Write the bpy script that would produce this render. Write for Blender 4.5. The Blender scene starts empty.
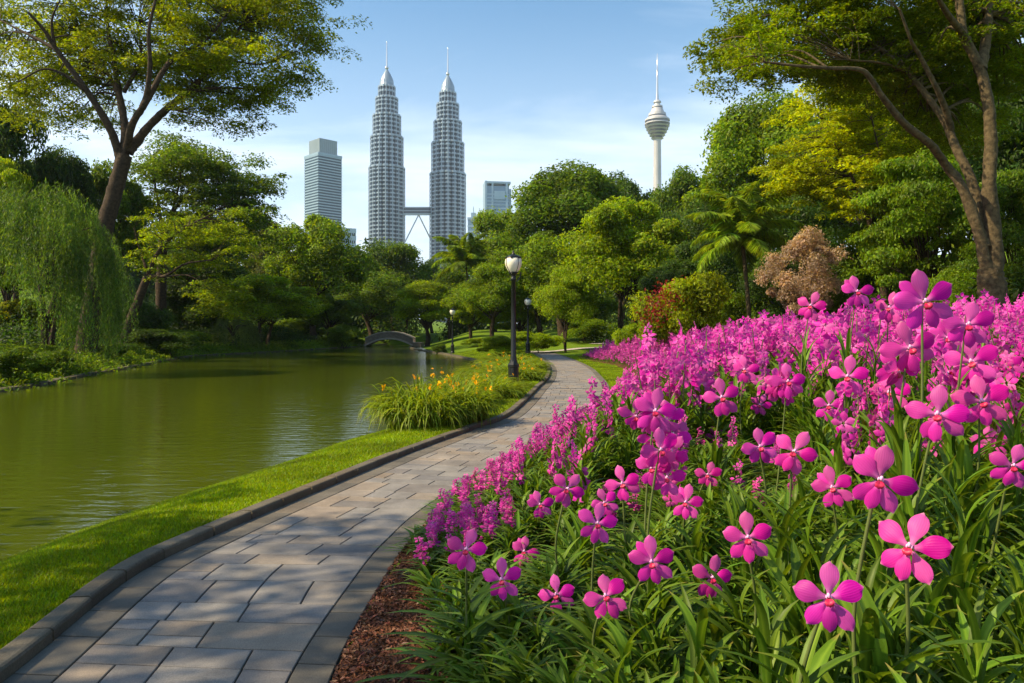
import bpy, math
import numpy as np
from mathutils import Vector

S = bpy.context.scene
C = S.collection
R = math.radians
F = 739.6          # focal length in photo pixels (26 mm on a 36 mm sensor, 1024 px)
CAMZ = 1.65

# ------------------------------------------------------------------ camera, sky, sun, exposure
cam_d = bpy.data.cameras.new('camera'); cam = bpy.data.objects.new('camera', cam_d); C.objects.link(cam)
cam.location = (0, 0, CAMZ); cam.rotation_euler = (R(90), 0, 0)
cam_d.lens = 26.0; cam_d.sensor_width = 36.0; cam_d.shift_y = -11.5 / 1024
cam_d.clip_start = 0.05; cam_d.clip_end = 6000
S.camera = cam

SUN_EL, SUN_AZ = 41.0, -102.0      # azimuth clockwise from +Y: the sun stands to the left, a little behind the camera
sd = Vector((math.sin(R(SUN_AZ)) * math.cos(R(SUN_EL)), math.cos(R(SUN_AZ)) * math.cos(R(SUN_EL)), math.sin(R(SUN_EL))))
sun_d = bpy.data.lights.new('sun', 'SUN'); sun = bpy.data.objects.new('sun', sun_d); C.objects.link(sun)
sun_d.energy = 5.0; sun_d.angle = R(0.5); sun_d.color = (1.0, 0.82, 0.54)
sun.rotation_euler = (-sd).to_track_quat('-Z', 'Y').to_euler()

W = bpy.data.worlds.new('World'); S.world = W; W.use_nodes = True
wt = W.node_tree; wt.nodes.clear()
def wn(t, **k):
    n = wt.nodes.new(t)
    for a, b in k.items(): setattr(n, a, b)
    return n
sky = wn('ShaderNodeTexSky', sky_type='NISHITA', sun_disc=False, sun_elevation=R(SUN_EL), sun_rotation=R(SUN_AZ))
sky.air_density = 1.0; sky.dust_density = 1.0; sky.ozone_density = 2.2
tc = wn('ShaderNodeTexCoord'); sep = wn('ShaderNodeSeparateXYZ'); wt.links.new(tc.outputs['Generated'], sep.inputs[0])
zz = wn('ShaderNodeMath', operation='ADD'); zz.inputs[1].default_value = 0.22; wt.links.new(sep.outputs['Z'], zz.inputs[0])
dx = wn('ShaderNodeMath', operation='DIVIDE'); wt.links.new(sep.outputs['X'], dx.inputs[0]); wt.links.new(zz.outputs[0], dx.inputs[1])
dy = wn('ShaderNodeMath', operation='DIVIDE'); wt.links.new(sep.outputs['Y'], dy.inputs[0]); wt.links.new(zz.outputs[0], dy.inputs[1])
cmb = wn('ShaderNodeCombineXYZ'); wt.links.new(dx.outputs[0], cmb.inputs[0]); wt.links.new(dy.outputs[0], cmb.inputs[1])
mp = wn('ShaderNodeMapping'); mp.inputs['Scale'].default_value = (0.75, 1.5, 1); mp.inputs['Location'].default_value = (3.1, 0.7, 0); mp.inputs['Rotation'].default_value = (0, 0, R(24))
wt.links.new(cmb.outputs[0], mp.inputs[0])
cn = wn('ShaderNodeTexNoise'); cn.inputs['Scale'].default_value = 1.25; cn.inputs['Detail'].default_value = 7; cn.inputs['Roughness'].default_value = 0.56; cn.inputs['Distortion'].default_value = 0.5
wt.links.new(mp.outputs[0], cn.inputs['Vector'])
cr = wn('ShaderNodeMapRange'); cr.inputs['From Min'].default_value = 0.42; cr.inputs['From Max'].default_value = 0.78; cr.inputs['To Max'].default_value = 0.8
wt.links.new(cn.outputs['Fac'], cr.inputs['Value'])
veil = wn('ShaderNodeMapRange', interpolation_type='SMOOTHSTEP'); veil.inputs['From Min'].default_value = .46; veil.inputs['From Max'].default_value = .02; veil.inputs['To Min'].default_value = .0; veil.inputs['To Max'].default_value = .52
wt.links.new(sep.outputs['Z'], veil.inputs['Value'])
lowc = wn('ShaderNodeMapRange', interpolation_type='SMOOTHSTEP'); lowc.inputs['From Min'].default_value = .60; lowc.inputs['From Max'].default_value = .25
wt.links.new(sep.outputs['Z'], lowc.inputs['Value'])
cm1 = wn('ShaderNodeMath', operation='MULTIPLY'); wt.links.new(cr.outputs[0], cm1.inputs[0]); wt.links.new(lowc.outputs[0], cm1.inputs[1])
cm2 = wn('ShaderNodeMath', operation='ADD', use_clamp=True); wt.links.new(cm1.outputs[0], cm2.inputs[0]); wt.links.new(veil.outputs[0], cm2.inputs[1])
satn = wn('ShaderNodeHueSaturation'); satn.inputs['Saturation'].default_value = 1.22; satn.inputs['Value'].default_value = 1.2; satn.inputs['Hue'].default_value = .488; wt.links.new(sky.outputs[0], satn.inputs['Color'])
mixc = wn('ShaderNodeMix', data_type='RGBA'); mixc.inputs[7].default_value = (7.6, 8.3, 9.2, 1)
wt.links.new(cm2.outputs[0], mixc.inputs[0]); wt.links.new(satn.outputs[0], mixc.inputs[6])
bg = wn('ShaderNodeBackground'); bg.inputs[1].default_value = 0.098; wt.links.new(mixc.outputs[2], bg.inputs[0])
wo = wn('ShaderNodeOutputWorld'); wt.links.new(bg.outputs[0], wo.inputs[0])

S.view_settings.view_transform = 'Standard'; S.view_settings.look = 'None'
S.view_settings.gamma = 1.0; S.view_settings.use_curve_mapping = False
S.view_settings.exposure = 0.84
S.render.engine = 'CYCLES'
S.cycles.use_denoising = True
S.cycles.max_bounces = 6; S.cycles.diffuse_bounces = 2; S.cycles.glossy_bounces = 3
S.cycles.transmission_bounces = 4; S.cycles.volume_bounces = 0
S.cycles.sample_clamp_indirect = 6.0; S.cycles.caustics_reflective = False; S.cycles.caustics_refractive = False

# ------------------------------------------------------------------ helpers
def P(x, y, Y):                     # photo pixel at a distance -> point in the world
    return np.array([(x - 512) / F * Y, Y, CAMZ - (y - 330) / F * Y])
def smooth(t):
    t = np.clip(t, 0, 1); return t * t * (3 - 2 * t)
def unit(v):
    return v / (np.linalg.norm(v, axis=-1, keepdims=True) + 1e-9)

class MB:                            # collects pieces, links them as ONE mesh object
    def __init__(s): s.v = []; s.f = []; s.n = 0; s.uv = []; s.has_uv = False
    def add(s, V, Fc, mi=0, uv=None, smooth=False):
        V = np.asarray(V, float).reshape(-1, 3); Fc = np.asarray(Fc, int)
        s.v.append(V); s.f.append((Fc + s.n, mi, smooth))
        s.uv.append(np.zeros((len(V), 2)) if uv is None else np.asarray(uv, float)); s.has_uv |= uv is not None
        s.n += len(V)
    def box(s, lo, hi, mi=0):
        x0, y0, z0 = lo; x1, y1, z1 = hi
        V = [(x0,y0,z0),(x1,y0,z0),(x1,y1,z0),(x0,y1,z0),(x0,y0,z1),(x1,y0,z1),(x1,y1,z1),(x0,y1,z1)]
        s.add(V, [(0,3,2,1),(4,5,6,7),(0,1,5,4),(1,2,6,5),(2,3,7,6),(3,0,4,7)], mi)
    def mesh(s, name, mats):
        me = bpy.data.meshes.new(name)
        V = np.concatenate(s.v); uv = np.concatenate(s.uv)
        me.vertices.add(len(V)); me.vertices.foreach_set('co', V.ravel().astype(np.float32))
        idx = np.concatenate([f.ravel() for f, _, _ in s.f])
        tot = np.concatenate([np.full(len(f), f.shape[1]) for f, _, _ in s.f])
        mi = np.concatenate([np.full(len(f), m) for f, m, _ in s.f]); sm = np.concatenate([np.full(len(f), q) for f, _, q in s.f])
        me.loops.add(len(idx)); me.loops.foreach_set('vertex_index', idx.astype(np.int32))
        me.polygons.add(len(tot)); st = np.concatenate([[0], np.cumsum(tot)[:-1]])
        me.polygons.foreach_set('loop_start', st.astype(np.int32)); me.polygons.foreach_set('loop_total', tot.astype(np.int32))
        me.polygons.foreach_set('material_index', mi.astype(np.int32)); me.polygons.foreach_set('use_smooth', sm.astype(bool))
        if s.has_uv:
            l = me.uv_layers.new(name='UVMap'); l.data.foreach_set('uv', uv[idx].ravel().astype(np.float32))
        for m in (mats if isinstance(mats, (list, tuple)) else [mats]): me.materials.append(m)
        me.update(calc_edges=True); me.validate()
        return me
    def build(s, name, mats, parent=None):
        return link(name, s.mesh(name, mats), parent)

def link(name, me, parent=None):
    o = bpy.data.objects.new(name, me); C.objects.link(o)
    if parent is not None: o.parent = parent
    return o
def tag(o, label, cat, group=None):
    o['label'] = label; o['category'] = cat
    if group: o['group'] = group
    return o
def kind(o, k): o['kind'] = k; return o
def thing(name, label, cat, loc=(0, 0, 0), rz=0.0, group=None, scale=(1, 1, 1)):
    o = bpy.data.objects.new(name, None); C.objects.link(o); o.empty_display_size = 0.2
    o.location = tuple(float(a) for a in loc); o.rotation_euler = (0, 0, rz); o.scale = scale
    return tag(o, label, cat, group)

def catmull(pts, n=6):
    p = np.asarray(pts, float)
    if len(p) < 3:
        t = np.linspace(0, 1, n + 1)[:, None]; return p[0] * (1 - t) + p[-1] * t
    q = np.vstack([2 * p[0] - p[1], p, 2 * p[-1] - p[-2]]); out = []
    for i in range(1, len(q) - 2):
        t = np.linspace(0, 1, n, endpoint=False)[:, None]
        a, b, c, d = q[i-1], q[i], q[i+1], q[i+2]
        out.append(.5 * (2*b + (c-a)*t + (2*a-5*b+4*c-d)*t**2 + (-a+3*b-3*c+d)*t**3))
    return np.vstack(out + [p[-1:]])
def tube(pts, rad, sides=8, rng=None):
    p = np.asarray(pts, float); n = len(p); rad = np.broadcast_to(np.asarray(rad, float), (n,))
    t = unit(np.gradient(p, axis=0)); ref = np.array([0.31, 0.95, 0.05])
    a = unit(np.cross(t, ref)); b = np.cross(t, a)
    th = np.linspace(0, 2*np.pi, sides, endpoint=False)
    rr = rad[:, None]
    if rng is not None: rr = rr * (1 + rng.normal(0, .06, (n, sides)))
    V = p[:, None] + rr[..., None] * (np.cos(th)[None, :, None] * a[:, None] + np.sin(th)[None, :, None] * b[:, None])
    i = np.arange(n - 1)[:, None]; j = np.arange(sides)[None]; k = (j + 1) % sides
    Fc = np.stack([i*sides+j, i*sides+k, (i+1)*sides+k, (i+1)*sides+j], -1).reshape(-1, 4)
    return V.reshape(-1, 3), Fc
def lathe(prof, sides=24, mod=None):
    pr = np.asarray(prof, float); th = np.linspace(0, 2*np.pi, sides, endpoint=False)
    m = np.ones(sides) if mod is None else mod(th)
    V = np.stack([pr[:, 0:1]*np.cos(th)*m, pr[:, 0:1]*np.sin(th)*m, np.repeat(pr[:, 1:2], sides, 1)], -1).reshape(-1, 3)
    i = np.arange(len(pr)-1)[:, None]; j = np.arange(sides)[None]; k = (j+1) % sides
    return V, np.stack([i*sides+j, i*sides+k, (i+1)*sides+k, (i+1)*sides+j], -1).reshape(-1, 4)
def grid_faces(nr, nc):
    i = np.arange(nr-1)[:, None]; j = np.arange(nc-1)[None]
    return np.stack([i*nc+j, i*nc+j+1, (i+1)*nc+j+1, (i+1)*nc+j], -1).reshape(-1, 4)
def leaf_quads(cen, nrm, size, rng, aspect=0.5, direction=None):   # one pointed leaf per centre
    n = len(cen); nrm = unit(nrm)
    d = rng.normal(size=(n, 3)) if direction is None else direction
    d = unit(d - nrm * np.sum(d * nrm, 1, keepdims=True)); s = np.cross(nrm, d)
    L = (np.broadcast_to(size, (n,)) * rng.uniform(.7, 1.3, n))[:, None]; w = L * aspect
    V = np.stack([cen - d*L*.5, cen + s*w*.5 + d*L*.05 + nrm*L*.06, cen + d*L*.5 - nrm*L*.08, cen - s*w*.5 + d*L*.05 + nrm*L*.06], 1)
    return V.reshape(-1, 3), np.arange(n*4).reshape(-1, 4)
def rand_dir(rng, n): return unit(rng.normal(size=(n, 3)))

# ------------------------------------------------------------------ materials
def mat(name):
    m = bpy.data.materials.new(name); m.use_nodes = True; nt = m.node_tree; nt.nodes.clear()
    def N(t, **k):
        n = nt.nodes.new(t)
        for a, b in k.items():
            if a == 'inp':
                for q, v in b.items(): n.inputs[q].default_value = v
            else: setattr(n, a, b)
        return n
    def L(a, b): nt.links.new(a, b)
    out = N('ShaderNodeOutputMaterial')
    return m, N, L, out
def rgba(c): return (c[0], c[1], c[2], 1)
def pmat(name, col, rough=0.6, metal=0.0, spec=0.5, noise=None, bump=0.0, col2=None, coords='Object'):
    m, N, L, out = mat(name)
    b = N('ShaderNodeBsdfPrincipled', inp={'Base Color': rgba(col), 'Roughness': rough, 'Metallic': metal, 'Specular IOR Level': spec})
    if noise:
        t = N('ShaderNodeTexCoord'); n = N('ShaderNodeTexNoise', inp={'Scale': noise, 'Detail': 6.0, 'Roughness': .65}); L(t.outputs[coords], n.inputs['Vector'])
        mx = N('ShaderNodeMix', data_type='RGBA', inp={6: rgba(col), 7: rgba(col2 or [c*.6 for c in col])})
        r = N('ShaderNodeMapRange', inp={'From Min': .35, 'From Max': .65}); L(n.outputs['Fac'], r.inputs['Value']); L(r.outputs[0], mx.inputs[0]); L(mx.outputs[2], b.inputs['Base Color'])
        if bump:
            bp = N('ShaderNodeBump', inp={'Strength': bump, 'Distance': .03}); L(n.outputs['Fac'], bp.inputs['Height']); L(bp.outputs[0], b.inputs['Normal'])
    L(b.outputs[0], out.inputs[0]); return m

def leaf_mat(name, color=None, trans=0.4, vary=0.5, hue=0.03, clump=0.35, rough=0.5, tcol=1.5):
    """leaf colour: the object's own colour (or a fixed one), varied leaf by leaf and clump by clump"""
    m, N, L, out = mat(name)
    if color is None: src = N('ShaderNodeObjectInfo').outputs['Color']
    else:
        r = N('ShaderNodeRGB'); r.outputs[0].default_value = rgba(color); src = r.outputs[0]
    g = N('ShaderNodeNewGeometry'); t = N('ShaderNodeTexCoord')
    n = N('ShaderNodeTexNoise', inp={'Scale': clump, 'Detail': 3.0}); L(t.outputs['Object'], n.inputs['Vector'])
    hs = N('ShaderNodeHueSaturation', inp={'Saturation': 1.05})
    h = N('ShaderNodeMapRange', inp={'To Min': .5 - hue, 'To Max': .5 + hue * .6}); L(g.outputs['Random Per Island'], h.inputs['Value']); L(h.outputs[0], hs.inputs['Hue'])
    w = N('ShaderNodeTexWhiteNoise', noise_dimensions='1D'); L(g.outputs['Random Per Island'], w.inputs['W'])
    v = N('ShaderNodeMapRange', inp={'To Min': 1 - vary, 'To Max': 1 + vary}); L(w.outputs['Value'], v.inputs['Value'])
    v2 = N('ShaderNodeMapRange', inp={'From Min': .3, 'From Max': .7, 'To Min': .6, 'To Max': 1.5}); L(n.outputs['Fac'], v2.inputs['Value'])
    mu = N('ShaderNodeMath', operation='MULTIPLY'); L(v.outputs[0], mu.inputs[0]); L(v2.outputs[0], mu.inputs[1]); L(mu.outputs[0], hs.inputs['Value'])
    L(src, hs.inputs['Color'])
    b = N('ShaderNodeBsdfPrincipled', inp={'Roughness': rough, 'Specular IOR Level': .25}); L(hs.outputs[0], b.inputs['Base Color'])
    tr = N('ShaderNodeBsdfTranslucent'); tm = N('ShaderNodeMix', data_type='RGBA', blend_type='MULTIPLY', inp={0: 1.0, 7: (1.35*tcol, 1.15*tcol, .45*tcol, 1)})
    L(hs.outputs[0], tm.inputs[6]); L(tm.outputs[2], tr.inputs[0])
    mx = N('ShaderNodeMixShader', inp={0: trans}); L(b.outputs[0], mx.inputs[1]); L(tr.outputs[0], mx.inputs[2]); L(mx.outputs[0], out.inputs[0])
    return m

LEAF = leaf_mat('tree_leaves', trans=.5)
BARK = pmat('bark', (.070, .047, .027), .9, spec=.2, noise=7.0, bump=.9, col2=(.024, .017, .011))
BARK_PALE = pmat('pale_bark', (.125, .092, .045), .9, spec=.2, noise=9.0, bump=1.0, col2=(.04, .03, .015))

# ------------------------------------------------------------------ site curves (metres, camera at the origin looking along +Y)
PAIRS = [((-1.6,-4),(-.1,-4)), ((-1.95,0),(-.4,0)), ((-2.25,2),(-.66,2)), ((-2.39,3.59),(-.85,3.46)), ((-2.52,4.94),(-.84,4.9)), ((-2.37,5.9),(-.78,5.75)),
         ((-2.06,7.18),(-.58,6.95)), ((-1.31,10),(.12,9.5)), ((-.62,12.2),(.83,11.7)), ((0,14.36),(1.5,13.8)), ((.70,20.2),(2.62,19.8)), ((1.36,26.5),(3.15,25.8)),
         ((1.73,34.9),(3.52,34.6)), ((1.62,46.9),(3.3,47.6)), ((1.3,53),(2.95,53.4)), ((.6,58),(2.2,59))]
PL = catmull([p[0] for p in PAIRS], 24); PR = catmull([p[1] for p in PAIRS], 24)
def xL(Y): return np.interp(Y, PL[:, 1], PL[:, 0])
def xR(Y): return np.interp(Y, PR[:, 1], PR[:, 0])
_s = catmull([(-30,-6.5),(-5,-5.3),(3,-5.0),(6.87,-4.78),(9,-4.4),(10.7,-3.95),(13.1,-3.55),(15.2,-2.95),(22,-2.35),(35,-2.0),(43.7,-2.0),(47,-2.4),(60,-5.7),(72,-9.2),(80,-11),(88,-11.9),(112,-13)], 8)
_w = catmull([(-30,-13),(10,-14.6),(23.3,-16.1),(30.7,-17.9),(39,-19.9),(53,-23.3),(58,-22.9),(62.7,-21.4),(70,-20),(80,-18.6),(88,-17.6),(112,-17)], 8)
def xS(Y): return np.interp(Y, _s[:, 0], _s[:, 1])
def xW(Y): return np.interp(Y, _w[:, 0], _w[:, 1])
def verge(Y): return 1.15 * smooth((Y - 13.5) / 6) * (1 - .55 * smooth((Y - 32) / 8))
def H(X, Y):
    X = np.asarray(X, float); Y = np.asarray(Y, float); X, Y = np.broadcast_arrays(X, Y)
    l, r, s, w = xL(Y), xR(Y), xS(Y), xW(Y)
    lawn_rise = np.clip(.028 * (Y - 52), 0, 3.0)
    z = np.full(X.shape, -.03)
    g = (X - s) / np.maximum(l - .14 - s, .2)
    z = np.where(X < l - .1, -.40 + .455 * smooth(g / .8) + lawn_rise * smooth((X - s) / 8), z)
    lk = np.minimum(X - w, s - X)
    fade = 1 - smooth((Y - 98) / 10)
    z = np.where((X < s) & (X > w), (-.40 - 1.2 * smooth(lk / 3)) * fade + (1 - fade) * lawn_rise * .5, z)
    d = w - X
    z = np.where(X <= w, -.40 + .45 * smooth(d / 1.6) + 1.1 * smooth(d / 13) + np.clip(.16 * (d - 11), 0, 16), z)
    d = np.maximum(X - r - verge(Y), 0)
    bed = 1.25 * (1 - np.exp(-d / 5)) * (.3 + .7 * smooth((Y - 1.5) / 8)) * (1 - .85 * smooth((Y - 26) / 14))
    z = np.where(X > r, bed + np.clip(.2 * (X - r - 13), 0, 14) + lawn_rise * smooth((X - r) / 3), z)
    return z

# ------------------------------------------------------------------ ground, lake, path, kerb, bed
def ground_mat():
    m, N, L, out = mat('lawn')
    t = N('ShaderNodeTexCoord')
    n1 = N('ShaderNodeTexNoise', inp={'Scale': .5, 'Detail': 5.0}); n2 = N('ShaderNodeTexNoise', inp={'Scale': 38.0, 'Detail': 4.0, 'Roughness': .7})
    for n in (n1, n2): L(t.outputs['Object'], n.inputs['Vector'])
    a = N('ShaderNodeMix', data_type='RGBA', inp={6: (.090, .165, .008, 1), 7: (.15, .225, .010, 1)}); L(n1.outputs['Fac'], a.inputs[0])
    v = N('ShaderNodeMapRange', inp={'From Min': .3, 'From Max': .7, 'To Min': .55, 'To Max': 1.3}); L(n2.outputs['Fac'], v.inputs['Value'])
    h = N('ShaderNodeHueSaturation'); L(a.outputs[2], h.inputs['Color']); L(v.outputs[0], h.inputs['Value'])
    b = N('ShaderNodeBsdfPrincipled', inp={'Roughness': .9, 'Specular IOR Level': .1}); L(h.outputs[0], b.inputs['Base Color'])
    bp = N('ShaderNodeBump', inp={'Strength': .8, 'Distance': .05}); L(n2.outputs['Fac'], bp.inputs['Height']); L(bp.outputs[0], b.inputs['Normal'])
    L(b.outputs[0], out.inputs[0]); return m
LAWN = ground_mat()
rows = np.concatenate([np.arange(-30, 0, 2.0), np.arange(0, 30, .3), np.arange(30, 112, 1.0), np.geomspace(112, 3000, 40)])
def cols(Y):
    l, r, s, w = xL(Y), xR(Y), xS(Y), xW(Y)
    k = np.linspace(0, 1, 13)
    return np.concatenate([w - np.geomspace(2600, 1, 40) + 1, w + (s - w) * np.linspace(0, 1, 15)[1:-1], s + (l - .14 - s) * np.linspace(0, 1, 13), [l - .03, r + .004, r + .02],
                           r + .02 + np.geomspace(.1, 1.6, 8), r + 1.62 + np.linspace(.3, 14, 34), r + 15.62 + np.geomspace(1, 2600, 40)])
gx = np.array([cols(y) for y in rows]); gy = np.repeat(rows[:, None], gx.shape[1], 1)
mb = MB(); mb.add(np.stack([gx, gy, H(gx, gy)], -1), grid_faces(*gx.shape), smooth=True)
kind(mb.build('ground', LAWN), 'structure')

def water_mat():
    m, N, L, out = mat('lake_water')
    t = N('ShaderNodeTexCoord'); mp = N('ShaderNodeMapping', inp={'Scale': (1.0, 2.6, 1)}); L(t.outputs['Object'], mp.inputs[0])
    n1 = N('ShaderNodeTexNoise', inp={'Scale': 2.2, 'Detail': 4.0, 'Roughness': .5}); n2 = N('ShaderNodeTexNoise', inp={'Scale': .12, 'Detail': 2.0})
    L(mp.outputs[0], n1.inputs['Vector']); L(t.outputs['Object'], n2.inputs['Vector'])
    bp = N('ShaderNodeBump', inp={'Strength': .27, 'Distance': .05}); L(n1.outputs['Fac'], bp.inputs['Height'])
    a = N('ShaderNodeMix', data_type='RGBA', inp={6: (.036, .054, .003, 1), 7: (.070, .084, .004, 1)}); L(n2.outputs['Fac'], a.inputs[0])
    b = N('ShaderNodeBsdfPrincipled', inp={'Roughness': .07, 'IOR': 1.33, 'Specular IOR Level': .5}); L(a.outputs[2], b.inputs['Base Color']); L(bp.outputs[0], b.inputs['Normal'])
    L(b.outputs[0], out.inputs[0]); return m
ly = np.concatenate([np.linspace(-30, 60, 60), np.linspace(62, 104, 30)])
lx = np.array([xW(y) - .6 + (xS(y) - xW(y) + .6 + max(1.2, .32*(xL(y) - xS(y)))) * np.linspace(0, 1, 14) for y in ly])
mb = MB(); mb.add(np.stack([lx, np.repeat(ly[:, None], 14, 1), np.full(lx.shape, -.30)], -1), grid_faces(*lx.shape), smooth=True)
kind(mb.build('lake', water_mat()), 'structure')

# paved path in path coordinates (u across 0..1, v metres along)
mid = (PL + PR) / 2; varc = np.concatenate([[0], np.cumsum(np.linalg.norm(np.diff(mid, axis=0), axis=1))])
def PT(u, v):                        # metres u from the left edge, v along -> world xy
    u = np.asarray(u, float); v = np.asarray(v, float)
    a = np.stack([np.interp(v, varc, PL[:, 0]), np.interp(v, varc, PL[:, 1])], -1); b = np.stack([np.interp(v, varc, PR[:, 0]), np.interp(v, varc, PR[:, 1])], -1)
    return a + (b - a) * (u / np.interp(v, varc, np.linalg.norm(PR - PL, axis=1)))[..., None]
def pwidth(v): return float(np.interp(v, varc, np.linalg.norm(PR - PL, axis=1)))
def stone_mat(name, c1, c2, warm=None, speck=160.0):
    m, N, L, out = mat(name)
    t = N('ShaderNodeTexCoord'); g = N('ShaderNodeNewGeometry')
    n1 = N('ShaderNodeTexNoise', inp={'Scale': speck, 'Detail': 3.0, 'Roughness': .8}); n2 = N('ShaderNodeTexNoise', inp={'Scale': 2.6, 'Detail': 6.0, 'Roughness': .65})
    for n in (n1, n2): L(t.outputs['Object'], n.inputs['Vector'])
    a = N('ShaderNodeMix', data_type='RGBA', inp={6: rgba(c1), 7: rgba(c2)}); L(g.outputs['Random Per Island'], a.inputs[0])
    col = a.outputs[2]
    if warm:
        w = N('ShaderNodeTexWhiteNoise', noise_dimensions='1D'); L(g.outputs['Random Per Island'], w.inputs['W'])
        wr = N('ShaderNodeMapRange', inp={'From Min': .55, 'From Max': 1.0, 'To Max': .8}); L(w.outputs['Value'], wr.inputs['Value'])
        a2 = N('ShaderNodeMix', data_type='RGBA', inp={7: rgba(warm)}); L(wr.outputs[0], a2.inputs[0]); L(col, a2.inputs[6]); col = a2.outputs[2]
    v1 = N('ShaderNodeMapRange', inp={'From Min': .3, 'From Max': .7, 'To Min': .62, 'To Max': 1.35}); L(n1.outputs['Fac'], v1.inputs['Value'])
    v2 = N('ShaderNodeMapRange', inp={'From Min': .3, 'From Max': .7, 'To Min': .66, 'To Max': 1.2}); L(n2.outputs['Fac'], v2.inputs['Value'])
    mu = N('ShaderNodeMath', operation='MULTIPLY'); L(v1.outputs[0], mu.inputs[0]); L(v2.outputs[0], mu.inputs[1])
    h = N('ShaderNodeHueSaturation'); L(col, h.inputs['Color']); L(mu.outputs[0], h.inputs['Value'])
    b = N('ShaderNodeBsdfPrincipled', inp={'Roughness': .75, 'Specular IOR Level': .35}); L(h.outputs[0], b.inputs['Base Color'])
    bp = N('ShaderNodeBump', inp={'Strength': .35, 'Distance': .006}); L(n1.outputs['Fac'], bp.inputs['Height']); L(bp.outputs[0], b.inputs['Normal'])
    L(b.outputs[0], out.inputs[0]); return m
SLAB = stone_mat('granite_slabs', (.150, .140, .134), (.235, .215, .190), (.265, .20, .135))
EDGE = stone_mat('border_slabs', (.095, .084, .066), (.145, .125, .095), (.16, .12, .08))
KERB = stone_mat('kerb_stone', (.085, .070, .046), (.135, .112, .074), (.15, .108, .06), 90.0)
JOINT = pmat('joint_sand', (.03, .027, .022), .95, spec=.1)
rng = np.random.default_rng(7)
VEND = float(varc[-1])
mb = MB()
vv = np.linspace(0, VEND, 160)
base = np.concatenate([np.stack([*PT(np.full(160, uu) * 0 + uu * np.array([pwidth(v) for v in vv]), vv).T, np.full(160, .002)], -1)[:, None] for uu in (0, 1)], 1)
mb.add(base, grid_faces(160, 2), 0)
def slab(u0, u1, v0, v1, mi, gap=.005):
    ru0, ru1 = u0, u1; u0 += gap; u1 -= gap; v0 += gap; v1 -= gap; n = 4
    vs = np.linspace(v0, v1, n); e = .004; tz = .014 + rng.uniform(-.001, .001)
    fu = lambda u, v: u + pwidth(v) if u < 0 else u
    if ru1 <= 0: u1 = min(u1, -gap)
    loop = [(fu(u0, v), v) for v in vs] + [(fu(u1, v), v) for v in vs[::-1]]
    cu, cv = (fu(u0, v0)+fu(u1, v0))/2, (v0+v1)/2
    ins = [(u + e*np.sign(cu-u), v + (e if v < cv - 1e-6 and v == v0 else (-e if v == v1 else 0))) for u, v in loop]
    lo = PT([p[0] for p in loop], [p[1] for p in loop]); hi = PT([p[0] for p in ins], [p[1] for p in ins]); k = len(loop)
    V = np.vstack([np.c_[lo, np.full(k, .0015)], np.c_[lo, np.full(k, tz - e*.8)], np.c_[hi, np.full(k, tz)]])
    st = mb.n
    i = np.arange(k); j = (i+1) % k
    Fs = np.vstack([np.stack([a*k+j, a*k+i, (a+1)*k+i, (a+1)*k+j], -1) for a in (0, 1)])
    mb.add(V, Fs, mi)
    mb.f.append((np.array([[2*k + q for q in range(k)][::-1]]) + st, mi, False))
v = 0.0; BW = .24; RW = .2
while v < VEND - .7:                      # edge rows
    l = rng.uniform(.34, .46); slab(0, BW, v, v+l, 2); v += l
v = 0.0
while v < VEND - .7:
    l = rng.uniform(.3, .4); slab(-RW, -1e-6, v, v+l, 2); v += l
v = 0.0
while v < VEND - .8:
    l = rng.choice([.22, .28, .34, .40]); w0 = BW; w1 = pwidth(v+l/2) - RW
    parts = []; x = w0
    first = True
    while x < w1 - 1e-6:
        q = rng.choice([.22, .32, .42, .52]) * (rng.uniform(.4, 1) if first else 1); first = False
        lastq = w1 - (x+q) < .2
        if lastq: q = w1 - x
        xe = -RW if lastq else x+q
        if rng.random() < .30 and l > .3:
            h = l * rng.choice([.4, .5, .6]); slab(x, xe, v, v+h, 1)
            if q > .42 and rng.random() < .6: slab(x, x+q*.45, v+h, v+l, 1); slab(x+q*.45, xe, v+h, v+l, 1)
            else: slab(x, xe, v+h, v+l, 1)
        else: slab(x, xe, v, v+l, 1)
        x += q
    v += l
kind(mb.build('path', [JOINT, SLAB, EDGE]), 'structure')

# the path that crosses at the far end, and a strip of walkway up on the lawn
mb = MB()
for pts, wid in (([(1.2,54.6),(4,56.2),(8,57.2),(14,57),(22,58)], 1.5), ([(7.0,63),(8.5,64.6),(11,65.6),(16,66.5)], 1.3)):
    c = catmull([(a, b, 0) for a, b in pts], 12); t = unit(np.gradient(c, axis=0)); nn = np.stack([-t[:, 1], t[:, 0], 0*t[:, 0]], -1)
    Vv = np.stack([c + nn*wid/2*q for q in (-1, -.33, .33, 1)], 1); Vv[..., 2] = H(Vv[..., 0], Vv[..., 1]) + .06
    mb.add(Vv, grid_faces(len(c), 4), smooth=True)
kind(mb.build('walkway', pmat('pale_paving', (.42, .38, .33), .8, noise=3.0, col2=(.33, .30, .26))), 'structure')

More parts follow.
